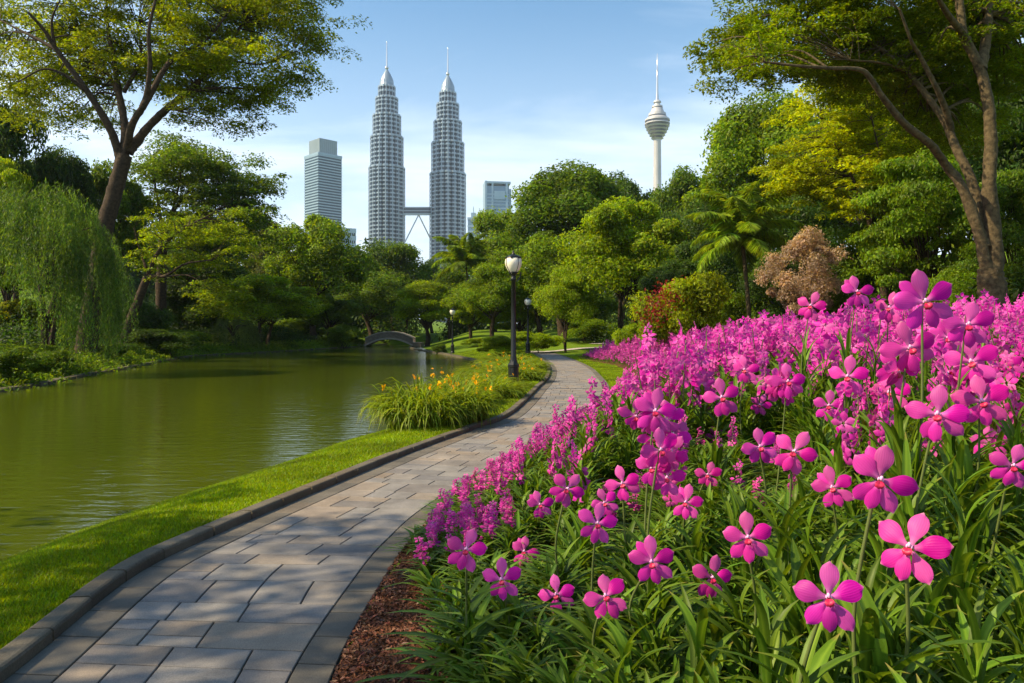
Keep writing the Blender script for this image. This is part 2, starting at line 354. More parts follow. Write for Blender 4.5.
mb = MB(); s = 0.4                       # kerb stones along the lake side of the path
dl = np.concatenate([[0], np.cumsum(np.linalg.norm(np.diff(PL, axis=0), axis=1))])
tl = unit(np.gradient(PL, axis=0)); nl = np.stack([-tl[:, 1], tl[:, 0]], -1)
def KP(s, off): 
    return np.array([np.interp(s, dl, PL[:, 0]) + off*np.interp(s, dl, nl[:, 0]), np.interp(s, dl, PL[:, 1]) + off*np.interp(s, dl, nl[:, 1])])
while s < dl[-1] - 6:
    ln = rng.uniform(.46, .62); top = .080 + rng.uniform(-.005, .005); jo = rng.uniform(-.008, .008)
    ss = np.linspace(s + .008, s + ln - .008, 4)
    sec = [(.004+jo, -.02), (.004+jo, top-.018), (.012+jo, top-.005), (.026+jo, top), (.118+jo, top), (.134+jo, top-.006), (.14+jo, top-.02), (.14+jo, -.02)]
    V = np.array([[(*KP(a, o), z) for o, z in sec] for a in ss]); k = len(sec)
    i = np.arange(3)[:, None]; j = np.arange(k)[None]; j2 = (j+1) % k
    st = mb.n
    mb.add(V, np.stack([i*k+j, i*k+j2, (i+1)*k+j2, (i+1)*k+j], -1).reshape(-1, 4)[:, ::-1])
    mb.f.append((np.array([list(range(k))]) + st, 0, False)); mb.f.append((np.array([list(range(k))[::-1]]) + st + 3*k, 0, False))
    s += ln
kind(mb.build('kerb', KERB), 'structure')

# stone edging at the waterline of the far bank and of the far lawn
mb = MB()
for fx, y0, y1, sg in ((xW, -10, 104, 1), (xS, 40, 104, -1)):
    yy = np.arange(y0, y1, .8)
    for a, b in zip(yy[:-1], yy[1:]):
        x0, x1 = float(fx(a)), float(fx(b)); t = rng.uniform(-.02, .02)
        V = [(x0+sg*.05, a+.02, -.6), (x1+sg*.05, b-.02, -.6), (x1+sg*.05, b-.02, -.21+t), (x0+sg*.05, a+.02, -.21+t), (x0-sg*.22, a+.02, -.6), (x1-sg*.22, b-.02, -.6), (x1-sg*.22, b-.02, -.20+t), (x0-sg*.22, a+.02, -.20+t)]
        mb.add(V, [(0,1,2,3),(7,6,5,4),(3,2,6,7),(0,3,7,4),(1,5,6,2)])
kind(mb.build('shore_edging', stone_mat('shore_stone', (.07,.06,.035), (.13,.11,.065), None, 30.0)), 'structure')

# mulched bed: a sheet just above the ground
def mulch_mat():
    m, N, L, out = mat('bark_mulch')
    t = N('ShaderNodeTexCoord'); n = N('ShaderNodeTexNoise', inp={'Scale': 55.0, 'Detail': 6.0, 'Roughness': .75}); n2 = N('ShaderNodeTexVoronoi', inp={'Scale': 60.0})
    L(t.outputs['Object'], n.inputs['Vector']); L(t.outputs['Object'], n2.inputs['Vector'])
    a = N('ShaderNodeMix', data_type='RGBA', inp={6: (.018, .008, .004, 1), 7: (.16, .062, .028, 1)}); L(n.outputs['Fac'], a.inputs[0])
    b = N('ShaderNodeBsdfPrincipled', inp={'Roughness': .95, 'Specular IOR Level': .15}); L(a.outputs[2], b.inputs['Base Color'])
    bp = N('ShaderNodeBump', inp={'Strength': 1.0, 'Distance': .02}); L(n2.outputs['Distance'], bp.inputs['Height']); L(bp.outputs[0], b.inputs['Normal'])
    L(b.outputs[0], out.inputs[0]); return m
by = np.concatenate([np.arange(-2, 8, .12), np.arange(8, 45, .6)])
bxs = np.array([xR(y) + verge(y) + .006 + np.concatenate([np.linspace(0, 3, 26), np.linspace(3.3, 10.5, 20)]) for y in by]); bys = np.repeat(by[:, None], bxs.shape[1], 1)
mb = MB(); mb.add(np.stack([bxs, bys, H(bxs, bys) + .05 + .012*rng.normal(size=bxs.shape) - .055*(bxs - bxs[:, :1] < .02)], -1), grid_faces(*bxs.shape), smooth=True)
kind(mb.build('flower_bed', mulch_mat()), 'structure')
n = 26000                                 # loose chips on it
cy = rng.uniform(2.2, 7.5, n); cx = xR(cy) + .03 + rng.uniform(0, 1, n)**1.5 * 2.2
cz = H(cx, cy) + .056 + rng.uniform(0, .012, n)
mb = MB(); mb.add(*leaf_quads(np.c_[cx, cy, cz], np.c_[rng.normal(0, .45, n), rng.normal(0, .45, n), np.ones(n)], rng.uniform(.012, .04, n), rng, .45))
kind(mb.build('mulch', leaf_mat('mulch_chips', (.11, .043, .020), trans=0.0, vary=.75, hue=.02)), 'stuff')

# ------------------------------------------------------------------ far towers
STEEL = pmat('steel_cladding', (.30, .37, .42), .32, .35, noise=.02, col2=(.23, .30, .355))
TGLASS = pmat('tower_glass', (.010, .032, .052), .12, .0, .5)
SPIRE = pmat('spire_steel', (.50, .52, .54), .3, .7)
def zpx(y, Y): return CAMZ + (330 - y) / F * Y
def skyscraper(xp, Y, dy, label):
    k = Y / F; t = thing('skyscraper', label, 'skyscraper', ((xp - 512) / F * Y, Y, 0), 0.1)
    zp = lambda y: zpx(y + dy, Y)
    tiers = [(35.5, 420, 168.5), (32.3, 168.5, 138), (27.8, 138, 116.5), (22.2, 116.5, 99), (17.0, 99, 87.5)]
    star = lambda th: 1 + .055*np.abs(np.cos(8*th))**.7 - .075*np.clip(1 - np.abs(np.cos(8*th))*2.2, 0, 1)
    core, band, rib = MB(), MB(), MB()
    for w, ya, yb in tiers:
        r = w/2*k*.955; z0, z1 = zp(ya), zp(yb); z0 = max(z0, 0)
        core.add(*lathe([(r*.955, z0), (r*.955, z1), (0, z1)], 96, star))
        nf = max(1, int((z1-z0)/6.2)); h = (z1-z0)/nf
        for q in range(nf):
            a = z0 + q*h
            band.add(*lathe([(r*.94, a), (r*1.0, a), (r*1.0, a+h*.36), (r*.94, a+h*.36)], 96, star))
        band.add(*lathe([(r*.9, z1-1.5), (r*1.03, z1-1.5), (r*1.03, z1+1.2), (r*.6, z1+1.2)], 96, star))
        for a in np.linspace(0, 2*np.pi, 16, endpoint=False):
            c, s_ = math.cos(a), math.sin(a); rr = r*1.05
            rib.add(*tube([(c*rr, s_*rr, z0), (c*rr, s_*rr, z1)], .028*r, 6))
    core.build('glass_wall', TGLASS, t); band.build('floor_bands', STEEL, t); rib.build('columns', STEEL, t)
    p = MB(); prof = [(8.4, 87.6), (8.4, 86.9), (6.6, 86.8), (6.7, 83), (6.2, 80), (4.8, 76.5), (3.0, 73), (1.6, 70.6), (.9, 69.5)]
    pr = []
    for w, y in prof: pr.append((w*k, zp(y)))
    p.add(*lathe(pr, 48, lambda th: 1 + .03*np.cos(16*th)), smooth=True); pin = p.build('pinnacle', STEEL, t)
    b = MB(); zb = zp(68); rb = 1.9*k
    b.add(*lathe([(rb*math.sin(a)*1.0+.001, zb - rb*.8*math.cos(a)) for a in np.linspace(0, math.pi, 9)], 20), smooth=True); b.build('ring_ball', SPIRE, t)
    s_ = MB(); s_.add(*lathe([(.75*k, zp(67)), (.55*k, zp(56)), (.35*k, zp(46)), (.3*k, zp(43.5)), (.6*k, zp(43)), (.5*k, zp(42)), (.05*k, zp(41))], 10), smooth=True); s_.build('spire', SPIRE, t)
    return t
skyscraper(386.8, 1157, 0, 'steel and glass twin tower nearer the lower office block, with stepped crown and needle spire')
skyscraper(447.8, 1181, 6, 'steel and glass twin tower further from the office block, with stepped crown and needle spire')
t = thing('sky_bridge', 'grey two-storey sky bridge on an inverted V strut joining the twin towers', 'bridge', (0, 0, 0))
b = MB(); pa, pb = P(402, 211, 1152), P(435, 211, 1176)
def beam(b, p, q, w, h):
    d = unit(q - p); s_ = unit(np.cross(d, [0, 0, 1])); u = np.cross(s_, d)
    V = [p + s_*a*w + u*c*h for a, c in ((-.5,-.5),(.5,-.5),(.5,.5),(-.5,.5))] + [q + s_*a*w + u*c*h for a, c in ((-.5,-.5),(.5,-.5),(.5,.5),(-.5,.5))]
    b.add(V, [(3,2,1,0),(4,5,6,7),(0,1,5,4),(1,2,6,5),(2,3,7,6),(3,0,4,7)])
up = np.array([0, 0, 1.])
beam(b, pa + up*5.2, pb + up*5.2, 7, 1.6); beam(b, pa, pb, 7, 1.2); beam(b, pa - up*5.2, pb - up*5.2, 7, 2.4)
for f in np.linspace(.04, .96, 12): p0 = pa + (pb-pa)*f; beam(b, p0 - up*5, p0 + up*5, 7.2, .8)
b.build('deck', STEEL, t)
b = MB(); beam(b, pa*.99+pb*.01, pa*.01+pb*.99, 5.5, 9.5); b.build('glazing', TGLASS, t)
pm = (pa+pb)/2 - up*6
for q in (P(403, 246, 1153), P(434, 246, 1175)):
    b = MB(); b.add(*tube([pm, q], 1.0, 8)); b.build('leg', SPIRE, t)

# communications tower
WHITE = pmat('white_concrete', (.46, .45, .44), .5, .1, noise=.05, col2=(.38, .375, .37)); DARKGL = pmat('dark_windows', (.09, .10, .11), .2, 0, .7)
Y = 1124; k = Y/F; t = thing('communications_tower', 'white telecom tower with round banded pod and antenna mast above the trees', 'tower', ((657.3-512)/F*Y, Y, 0))
z = lambda y: zpx(y, Y)
b = MB(); b.add(*lathe([(4.6*k, 0), (4.1*k, z(200)), (3.7*k, z(141)), (4.2*k, z(139))], 32, lambda th: 1+.025*np.cos(12*th)), smooth=True); b.build('shaft', WHITE, t)
b = MB(); b2 = MB(); ys = [139.5, 136.6, 133.6, 130.6, 127.6, 124.4, 121.2]; rs = [4.6, 6.3, 8.0, 9.6, 11.0, 12.2, 12.4]
for i in range(6):
    ya, yb, ra, rb_ = ys[i], ys[i+1], rs[i], rs[i+1]
    b.add(*lathe([(ra*.8*k, z(ya)), (ra*k*1.02, z(ya)), (rb_*k, z(ya-1.0)), (rb_*.8*k, z(ya-1.0))], 48))
    b2.add(*lathe([(ra*.90*k, z(ya-1.0)), (rb_*.90*k, z(yb))], 48))
b.add(*lathe([(9*k, z(121.4)), (12.4*k, z(121.2)), (12.2*k, z(119.6)), (10.6*k, z(118.6)), (10.2*k, z(117.8)), (9*k, z(117.4))], 48))
b2.add(*lathe([(8.6*k, z(117.6)), (8.6*k, z(116))], 48))
b.add(*lathe([(8*k, z(116)), (8.9*k, z(116)), (8.5*k, z(113.4)), (7*k, z(112.8)), (6.0*k, z(110)), (5.4*k, z(108.6))], 48))
b2.add(*lathe([(4.9*k, z(109)), (4.9*k, z(107.4))], 32))
b.add(*lathe([(5.4*k, z(107.6)), (5.2*k, z(106)), (3*k, z(105)), (2.7*k, z(103)), (4*k, z(102.6)), (3.4*k, z(101)), (1.6*k, z(100))], 32))
pod = b.build('pod', WHITE, t); b2.build('window_rings', DARKGL, pod)
b = MB(); b.add(*lathe([(1.7*k, z(100.4)), (1.1*k, z(92)), (.9*k, z(78)), (.9*k, z(70)), (.45*k, z(69.6)), (.3*k, z(56)), (.1*k, z(53))], 12), smooth=True); b.build('mast', SPIRE, t)

# office block with a crown box and low wing
BAND = pmat('pale_blue_spandrel', (.25, .35, .40), .3, .2, noise=.03, col2=(.20, .30, .36)); OGL = pmat('office_glass', (.012, .038, .058), .25, 0, .35)
CROWNM = pmat('crown_cladding', (.22, .285, .31), .5, .2, noise=.04, col2=(.19, .25, .275))
Y = 1000; k = Y/F
t = thing('office_tower', 'square blue-grey office tower with banded floors and a smaller box on its roof', 'office tower', ((318.2-512)/F*Y, Y + 26, 0), R(45))
b, g, c = MB(), MB(), MB(); hs = 18.6; zt = zpx(152.5, Y)
g.box((-hs+.5, -hs+.5, 0), (hs-.5, hs-.5, zt)); nf = 64; hh = zt/nf
for q in range(nf): b.box((-hs, -hs, q*hh), (hs, hs, q*hh + hh*.42))
b.box((-hs-.2, -hs-.2, zt-2), (hs+.2, hs+.2, zt+1.0))
c.box((-13.8, -13.8, zt+1.02), (13.8, 13.8, zpx(136.5, Y)))
for q in range(-4, 5): c.box((q*3.1-.25, -14.1, zt+1.1), (q*3.1+.25, 14.1, zpx(136.9, Y))); c.box((-14.1, q*3.1-.25, zt+1.1), (14.1, q*3.1+.25, zpx(137, Y)))
g.build('glazing', OGL, t); b.build('floor_bands', BAND, t); c.build('roof_box', CROWNM, t)
t = thing('office_wing', 'low pale office wing with dark window strip beside the banded tower', 'building', ((345-512)/F*990, 990, 0), R(20))
b, g = MB(), MB(); zt = zpx(229, 990)
g.box((-17, -9, 0), (13, 9, zt-1))
for q in range(14): b.box((-17.5, -9.5, zt-6-q*10), (13.5, 9.5, zt-q*10))
for q in range(12): b.box((-17.4+q*2.7, -9.4, 0), (-16.6+q*2.7, 9.4, zt-.5))
g.build('glazing', OGL, t); b.build('facade_frame', BAND, t)
# blue hotel-like block and its small neighbour
BLUEW = pmat('pale_blue_panels', (.30, .40, .50), .4, .1, noise=.03, col2=(.22, .33, .43)); BLUEG = pmat('blue_glass', (.10, .19, .29), .1, 0, .9)
Y = 900; k = Y/F
t = thing('glass_tower', 'pale blue glass tower with open roof frame behind the treetops', 'tower block', ((497.5-512)/F*Y, Y, 0), R(8))
b, g = MB(), MB(); zt = zpx(183, Y); hx = 16.5
g.box((-hx+1, -12, 0), (hx-4, 12, zt-6))
b.box((-hx, -12.6, 0), (-hx+2.5, 12.6, zt)); b.box((-hx+2.51, -12.6, zt-3), (hx-2, 12.6, zt-.5)); b.box((-hx+8, -12.7, 0), (-hx+10, 12.7, zt-3.02)); b.box((hx-8, -12.7, 0), (hx-5.5, 12.7, zt-3.02))
for q in range(60): b.box((-hx+2.6, -12.3, q*4.2), (hx-4.5, 12.3, q*4.2 + 1.5)) if q*4.2+1.5 < zt-14 and q % 9 not in (4, 5) else None
b.box((hx-4, -6, 0), (hx-.5, 6, zt-8)); b.box((-hx+11, -12.9, zt-22), (hx-9, 12.9, zt-12))
g.build('glazing', BLUEG, t); b.build('frame', BLUEW, t)
Y = 950; k = Y/F
t = thing('antenna_block', 'small grey-blue rooftop with antenna left of the glass tower', 'building', ((473.5-512)/F*Y, Y, 0))
b, g = MB(), MB(); zt = zpx(218, Y)
g.box((-7, -6, 0), (7, 6, zt-3)); b.box((-7.4, -6.4, zt-2.98), (7.4, 6.4, zt)); b.box((-3, -3, zt+.01), (3, 3, zpx(213, Y)))
for q in range(20): b.box((-7.3, -6.3, q*7.), (7.3, 6.3, q*7.+2.4))
b.add(*tube([(0, 0, zpx(213, Y)), (0, 0, zpx(206.5, Y))], [.7, .4], 6))
g.build('glazing', BLUEG, t); b.build('frame', BLUEW, t)

# ------------------------------------------------------------------ little arched bridge at the end of the lake
t = thing('arched_footbridge', 'small arched stone footbridge with pale curved edges over the lake end', 'footbridge', (-14.6, 89, -.3), 0, None, (.86, .9, .74))
BRS = pmat('bridge_stone', (.27, .23, .19), .85, noise=3.0, col2=(.18, .15, .12), bump=.3); BRP = pmat('pale_coping', (.46, .42, .37), .8, noise=2.0, col2=(.36, .32, .28))
xx = np.linspace(-3.3, 3.3, 33); arch = 1.15*(1-(xx/3.3)**2); deck = .62 + 1.02*(1-(xx/3.3)**2)
def slabx(mb, y0, y1, zlo, zhi):
    V = np.stack([np.stack([xx, np.full(33, yy), zz_], -1) for yy, zz_ in ((y0, zlo), (y1, zlo), (y1, zhi), (y0, zhi))], 1)
    i = np.arange(32)[:, None]; j = np.arange(4)[None]; j2 = (j+1) % 4
    mb.add(V, np.stack([i*4+j, i*4+j2, (i+1)*4+j2, (i+1)*4+j], -1).reshape(-1, 4)); st = mb.n - 132
    mb.f.append((np.array([[0,1,2,3]]) + st, 0, False)); mb.f.append((np.array([[3,2,1,0]]) + st + 128, 0, False))
b = MB(); slabx(b, -1.2, 1.2, arch + .02, deck); b.build('arch_span', BRS, t)
for sg in (-1, 1):
    b = MB(); slabx(b, sg*1.22, sg*1.42, arch + .28, deck + .62); pp = b.build('parapet', BRS, t)
    b = MB(); slabx(b, sg*1.16, sg*1.52, deck + .625, deck + .79); b.build('coping', BRP, pp)
    b = MB(); slabx(b, sg*1.23, sg*1.55, arch, arch + .27); b.build('arch_ring', BRP, t)
for sg in (-1, 1): b = MB(); b.box((sg*3.9-.55, -1.6, -.6), (sg*3.9+.55, 1.6, .62)); b.build('abutment', BRS, t)

# ------------------------------------------------------------------ street lamps
IRON = pmat('black_iron', (.012, .014, .015), .38, .3, .5); GLOBE = pmat('milk_glass', (.82, .76, .60), .3, 0, .5)
lamp = thing('street_lamp', 'tallest black lamp post with cream globe, on the grass beside the flowering clumps', 'street lamp', (.04, 20.3, 0), 0, 'lamp posts along the path')
b = MB(); b.add(*lathe([(.0,0),(.20,0),(.20,.06),(.17,.09),(.17,.16),(.145,.20),(.145,.62),(.155,.64),(.155,.70),(.12,.74),(.10,.80)], 8)); b.build('base', IRON, lamp)
b = MB(); b.add(*lathe([(.10,.795),(.085,.86),(.085,.9),(.072,.94),(.066,2.0),(.056,3.0),(.075,3.01),(.08,3.06),(.06,3.09),(.06,3.16),(.10,3.2),(.13,3.24),(.0,3.245)], 20), smooth=True); b.build('pole', IRON, lamp)
b = MB(); b.add(*lathe([(.12,3.247),(.165,3.3),(.215,3.4),(.235,3.5),(.215,3.60),(.15,3.66),(.0,3.67)], 24), smooth=True); g_ = b.build('globe', GLOBE, lamp)
b = MB(); b.add(*lathe([(.0,3.625),(.205,3.63),(.20,3.655),(.15,3.69),(.08,3.71),(.05,3.72),(.05,3.75),(.02,3.77),(.035,3.80),(.0,3.84)], 20), smooth=True)
for a in range(6): c_, s_ = math.cos(a*math.pi/3+.3), math.sin(a*math.pi/3+.3); b.box((c_*.20-.025, s_*.20-.025, 3.6), (c_*.20+.025, s_*.20+.025, 3.665))
b.build('cap', IRON, lamp)
b = MB()
for a in range(4):
    c_, s_ = math.cos(a*math.pi/2+.6), math.sin(a*math.pi/2+.6)
    b.add(*tube(catmull([(c_*r_, s_*r_, z_) for r_, z_ in ((.125,3.24),(.215,3.38),(.243,3.5),(.215,3.62))], 4), .007, 5))
b.add(*tube(catmull([(.065,0,2.98),(.13,0,3.02),(.19,0,3.12),(.2,0,3.26)], 5), .014, 6)); b.build('bracket', IRON, lamp)
def dup(o, parent=None):
    c_ = o.copy(); C.objects.link(c_)
    if parent is not None: c_.parent = parent
    for ch in list(o.children): dup(ch, c_)
    return c_
for x_, y_, lb in ((-4.95, 61.5, 'small distant black lamp post at the water edge near the bridge'), (1.06, 49.2, 'small distant black lamp post beside the path bend, behind the tallest lamp')):
    q = dup(lamp); q.location = (x_, y_, float(H(x_, y_))); q['label'] = lb

# ------------------------------------------------------------------ tree makers
def limb_set(rng, mb, root, targets, r0, hub):
    for tg in targets:
        m1 = root + (hub - root) * rng.uniform(.75, 1.1); e = np.asarray(tg)
        p = catmull([m1, m1 + (e - m1)*.4 + [0, 0, np.linalg.norm(e-m1)*.10] + rng.normal(0, .15, 3), e], 5)
        mb.add(*tube(p, np.linspace(r0, r0*.18, len(p)), 6), smooth=True)
def clumps(rng, cen, rad, n_cl, n_lf, leaf, flat=.8, spread=.34, low=-.45, aspect=.5):
    """leaves in clumps over the skin of one lobe"""
    d = rand_dir(rng, n_cl*3); d = d[d[:, 2] > low][:n_cl]; n_cl = len(d)
    dd = unit(np.repeat(d, n_lf, 0) + rng.normal(0, spread, (n_cl*n_lf, 3)))
    rr = rad * np.repeat(rng.uniform(.74, 1.2, n_cl), n_lf) * (1 - .55*rng.random(n_cl*n_lf)**2 + .22*rng.random(n_cl*n_lf)**6)
    c = np.asarray(cen) + dd * rr[:, None] * [1, 1, flat]
    nr = dd*.8 + [0, 0, .35] + rng.normal(0, .55, c.shape)
    return leaf_quads(c, nr, leaf, rng, aspect)
def make_tree(seed, Hh=10., Wd=8., trunk=.24, lobes=18, leaf=.25, n_cl=20, n_lf=88, flat=.8, low=-.45, tall=1.0, lobe_r=.34, stems=1, aspect=.5, lean=.5):
    rng = np.random.default_rng(seed); tm, cm = MB(), MB()
    zc = Hh*(trunk + (1-trunk)*.48); rz = Hh*(1-trunk)*.52; rx = Wd/2
    cs = []
    for i in range(lobes):
        q = (i+.5)/lobes; z_ = 1 - 1.55*q; a = i*2.39996 + rng.uniform(-.4, .4); r_ = math.sqrt(max(0, 1 - z_*z_))
        sh = rng.uniform(.45, .84)
        lr = lobe_r*rx*rng.uniform(.55, 1.35)
        cs.append((np.array([r_*math.cos(a)*rx*sh, r_*math.sin(a)*rx*sh, zc + z_*(rz - lr*flat*.8)]) + rng.normal(0, .10*rx, 3)*[1, 1, .7], lr))
    cs.append((np.array([0, 0, zc]), rx*.45))
    for c, lr in cs: cm.add(*clumps(rng, c, lr, n_cl, n_lf, leaf, flat, low=low, aspect=aspect))
    for sidx in range(stems):
        off = np.array([rng.uniform(-.15, .15), rng.uniform(-.15, .15), 0]) * (stems > 1) * 2
        hub = np.array([rng.uniform(-lean, lean), rng.uniform(-lean, lean), Hh*trunk*1.25]) + off*2.2
        r0 = .022*Hh/math.sqrt(stems)
        p = catmull([off, off*1.2 + (hub-off)*.5 + rng.normal(0, .12, 3)*[1,1,0], hub], 6)
        tm.add(*tube(p, np.linspace(r0*1.35, r0*.8, len(p)), 9, rng), smooth=True)
        limb_set(rng, tm, p[len(p)//2], [c*[.92,.92,1] - [0,0,lr*.2] for c, lr in cs[:-1][sidx::stems]], r0*.55, hub)
    return tm.mesh('trunk', BARK), cm.mesh('crown', LEAF), Hh, Wd
VAR = {
    'round_a': make_tree(1), 'round_b': make_tree(2, lobes=18, lobe_r=.30), 'round_c': make_tree(12, lobes=12, lobe_r=.42, n_cl=22, flat=.65),
    'tall': make_tree(3, Hh=13, Wd=8, trunk=.22, lobes=22, lobe_r=.36),
    'broad': make_tree(4, Hh=8, Wd=10, trunk=.26, lobes=26, lobe_r=.32, flat=.55, low=-.35, stems=2),
    'layer': make_tree(5, Hh=10, Wd=10, trunk=.16, lobes=40, lobe_r=.33, flat=.30, low=-.3, n_cl=16, n_lf=70),
    'multi': make_tree(6, Hh=10, Wd=9, trunk=.27, lobes=24, lobe_r=.36, stems=3, flat=.7),
    'pale': make_tree(14, lobes=24, lobe_r=.26, n_cl=14, n_lf=50, trunk=.12, stems=3),
    'shrub': make_tree(8, Hh=3, Wd=4, trunk=.05, lobes=16, lobe_r=.34, leaf=.13, flat=.8, stems=4, n_lf=90, lean=.2),
}
def plant_tree(kindname, var, xp, top, wpx, Y, col, label, group=None, base=None, cat='tree', sy=1.0):
    tmesh, cmesh, H0, W0 = VAR[var]
    X = (xp-512)/F*Y; zb = float(H(X, Y)) - .05 if base is None else base
    h = zpx(top, Y) - zb; w = wpx/F*Y
    o = thing(kindname, label, cat, (X, Y, zb), (xp*1.37 + top*.61 + Y) % 6.28, group, (w/W0, w/W0*sy, h/H0))
    link('trunk', tmesh, o); c = link('crown', cmesh, o); c.color = (*col, 1)
    return o
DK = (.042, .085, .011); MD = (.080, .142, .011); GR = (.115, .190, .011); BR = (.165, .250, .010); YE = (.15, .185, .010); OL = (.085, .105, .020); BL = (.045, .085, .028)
T = 'trees of the wooded hillside'
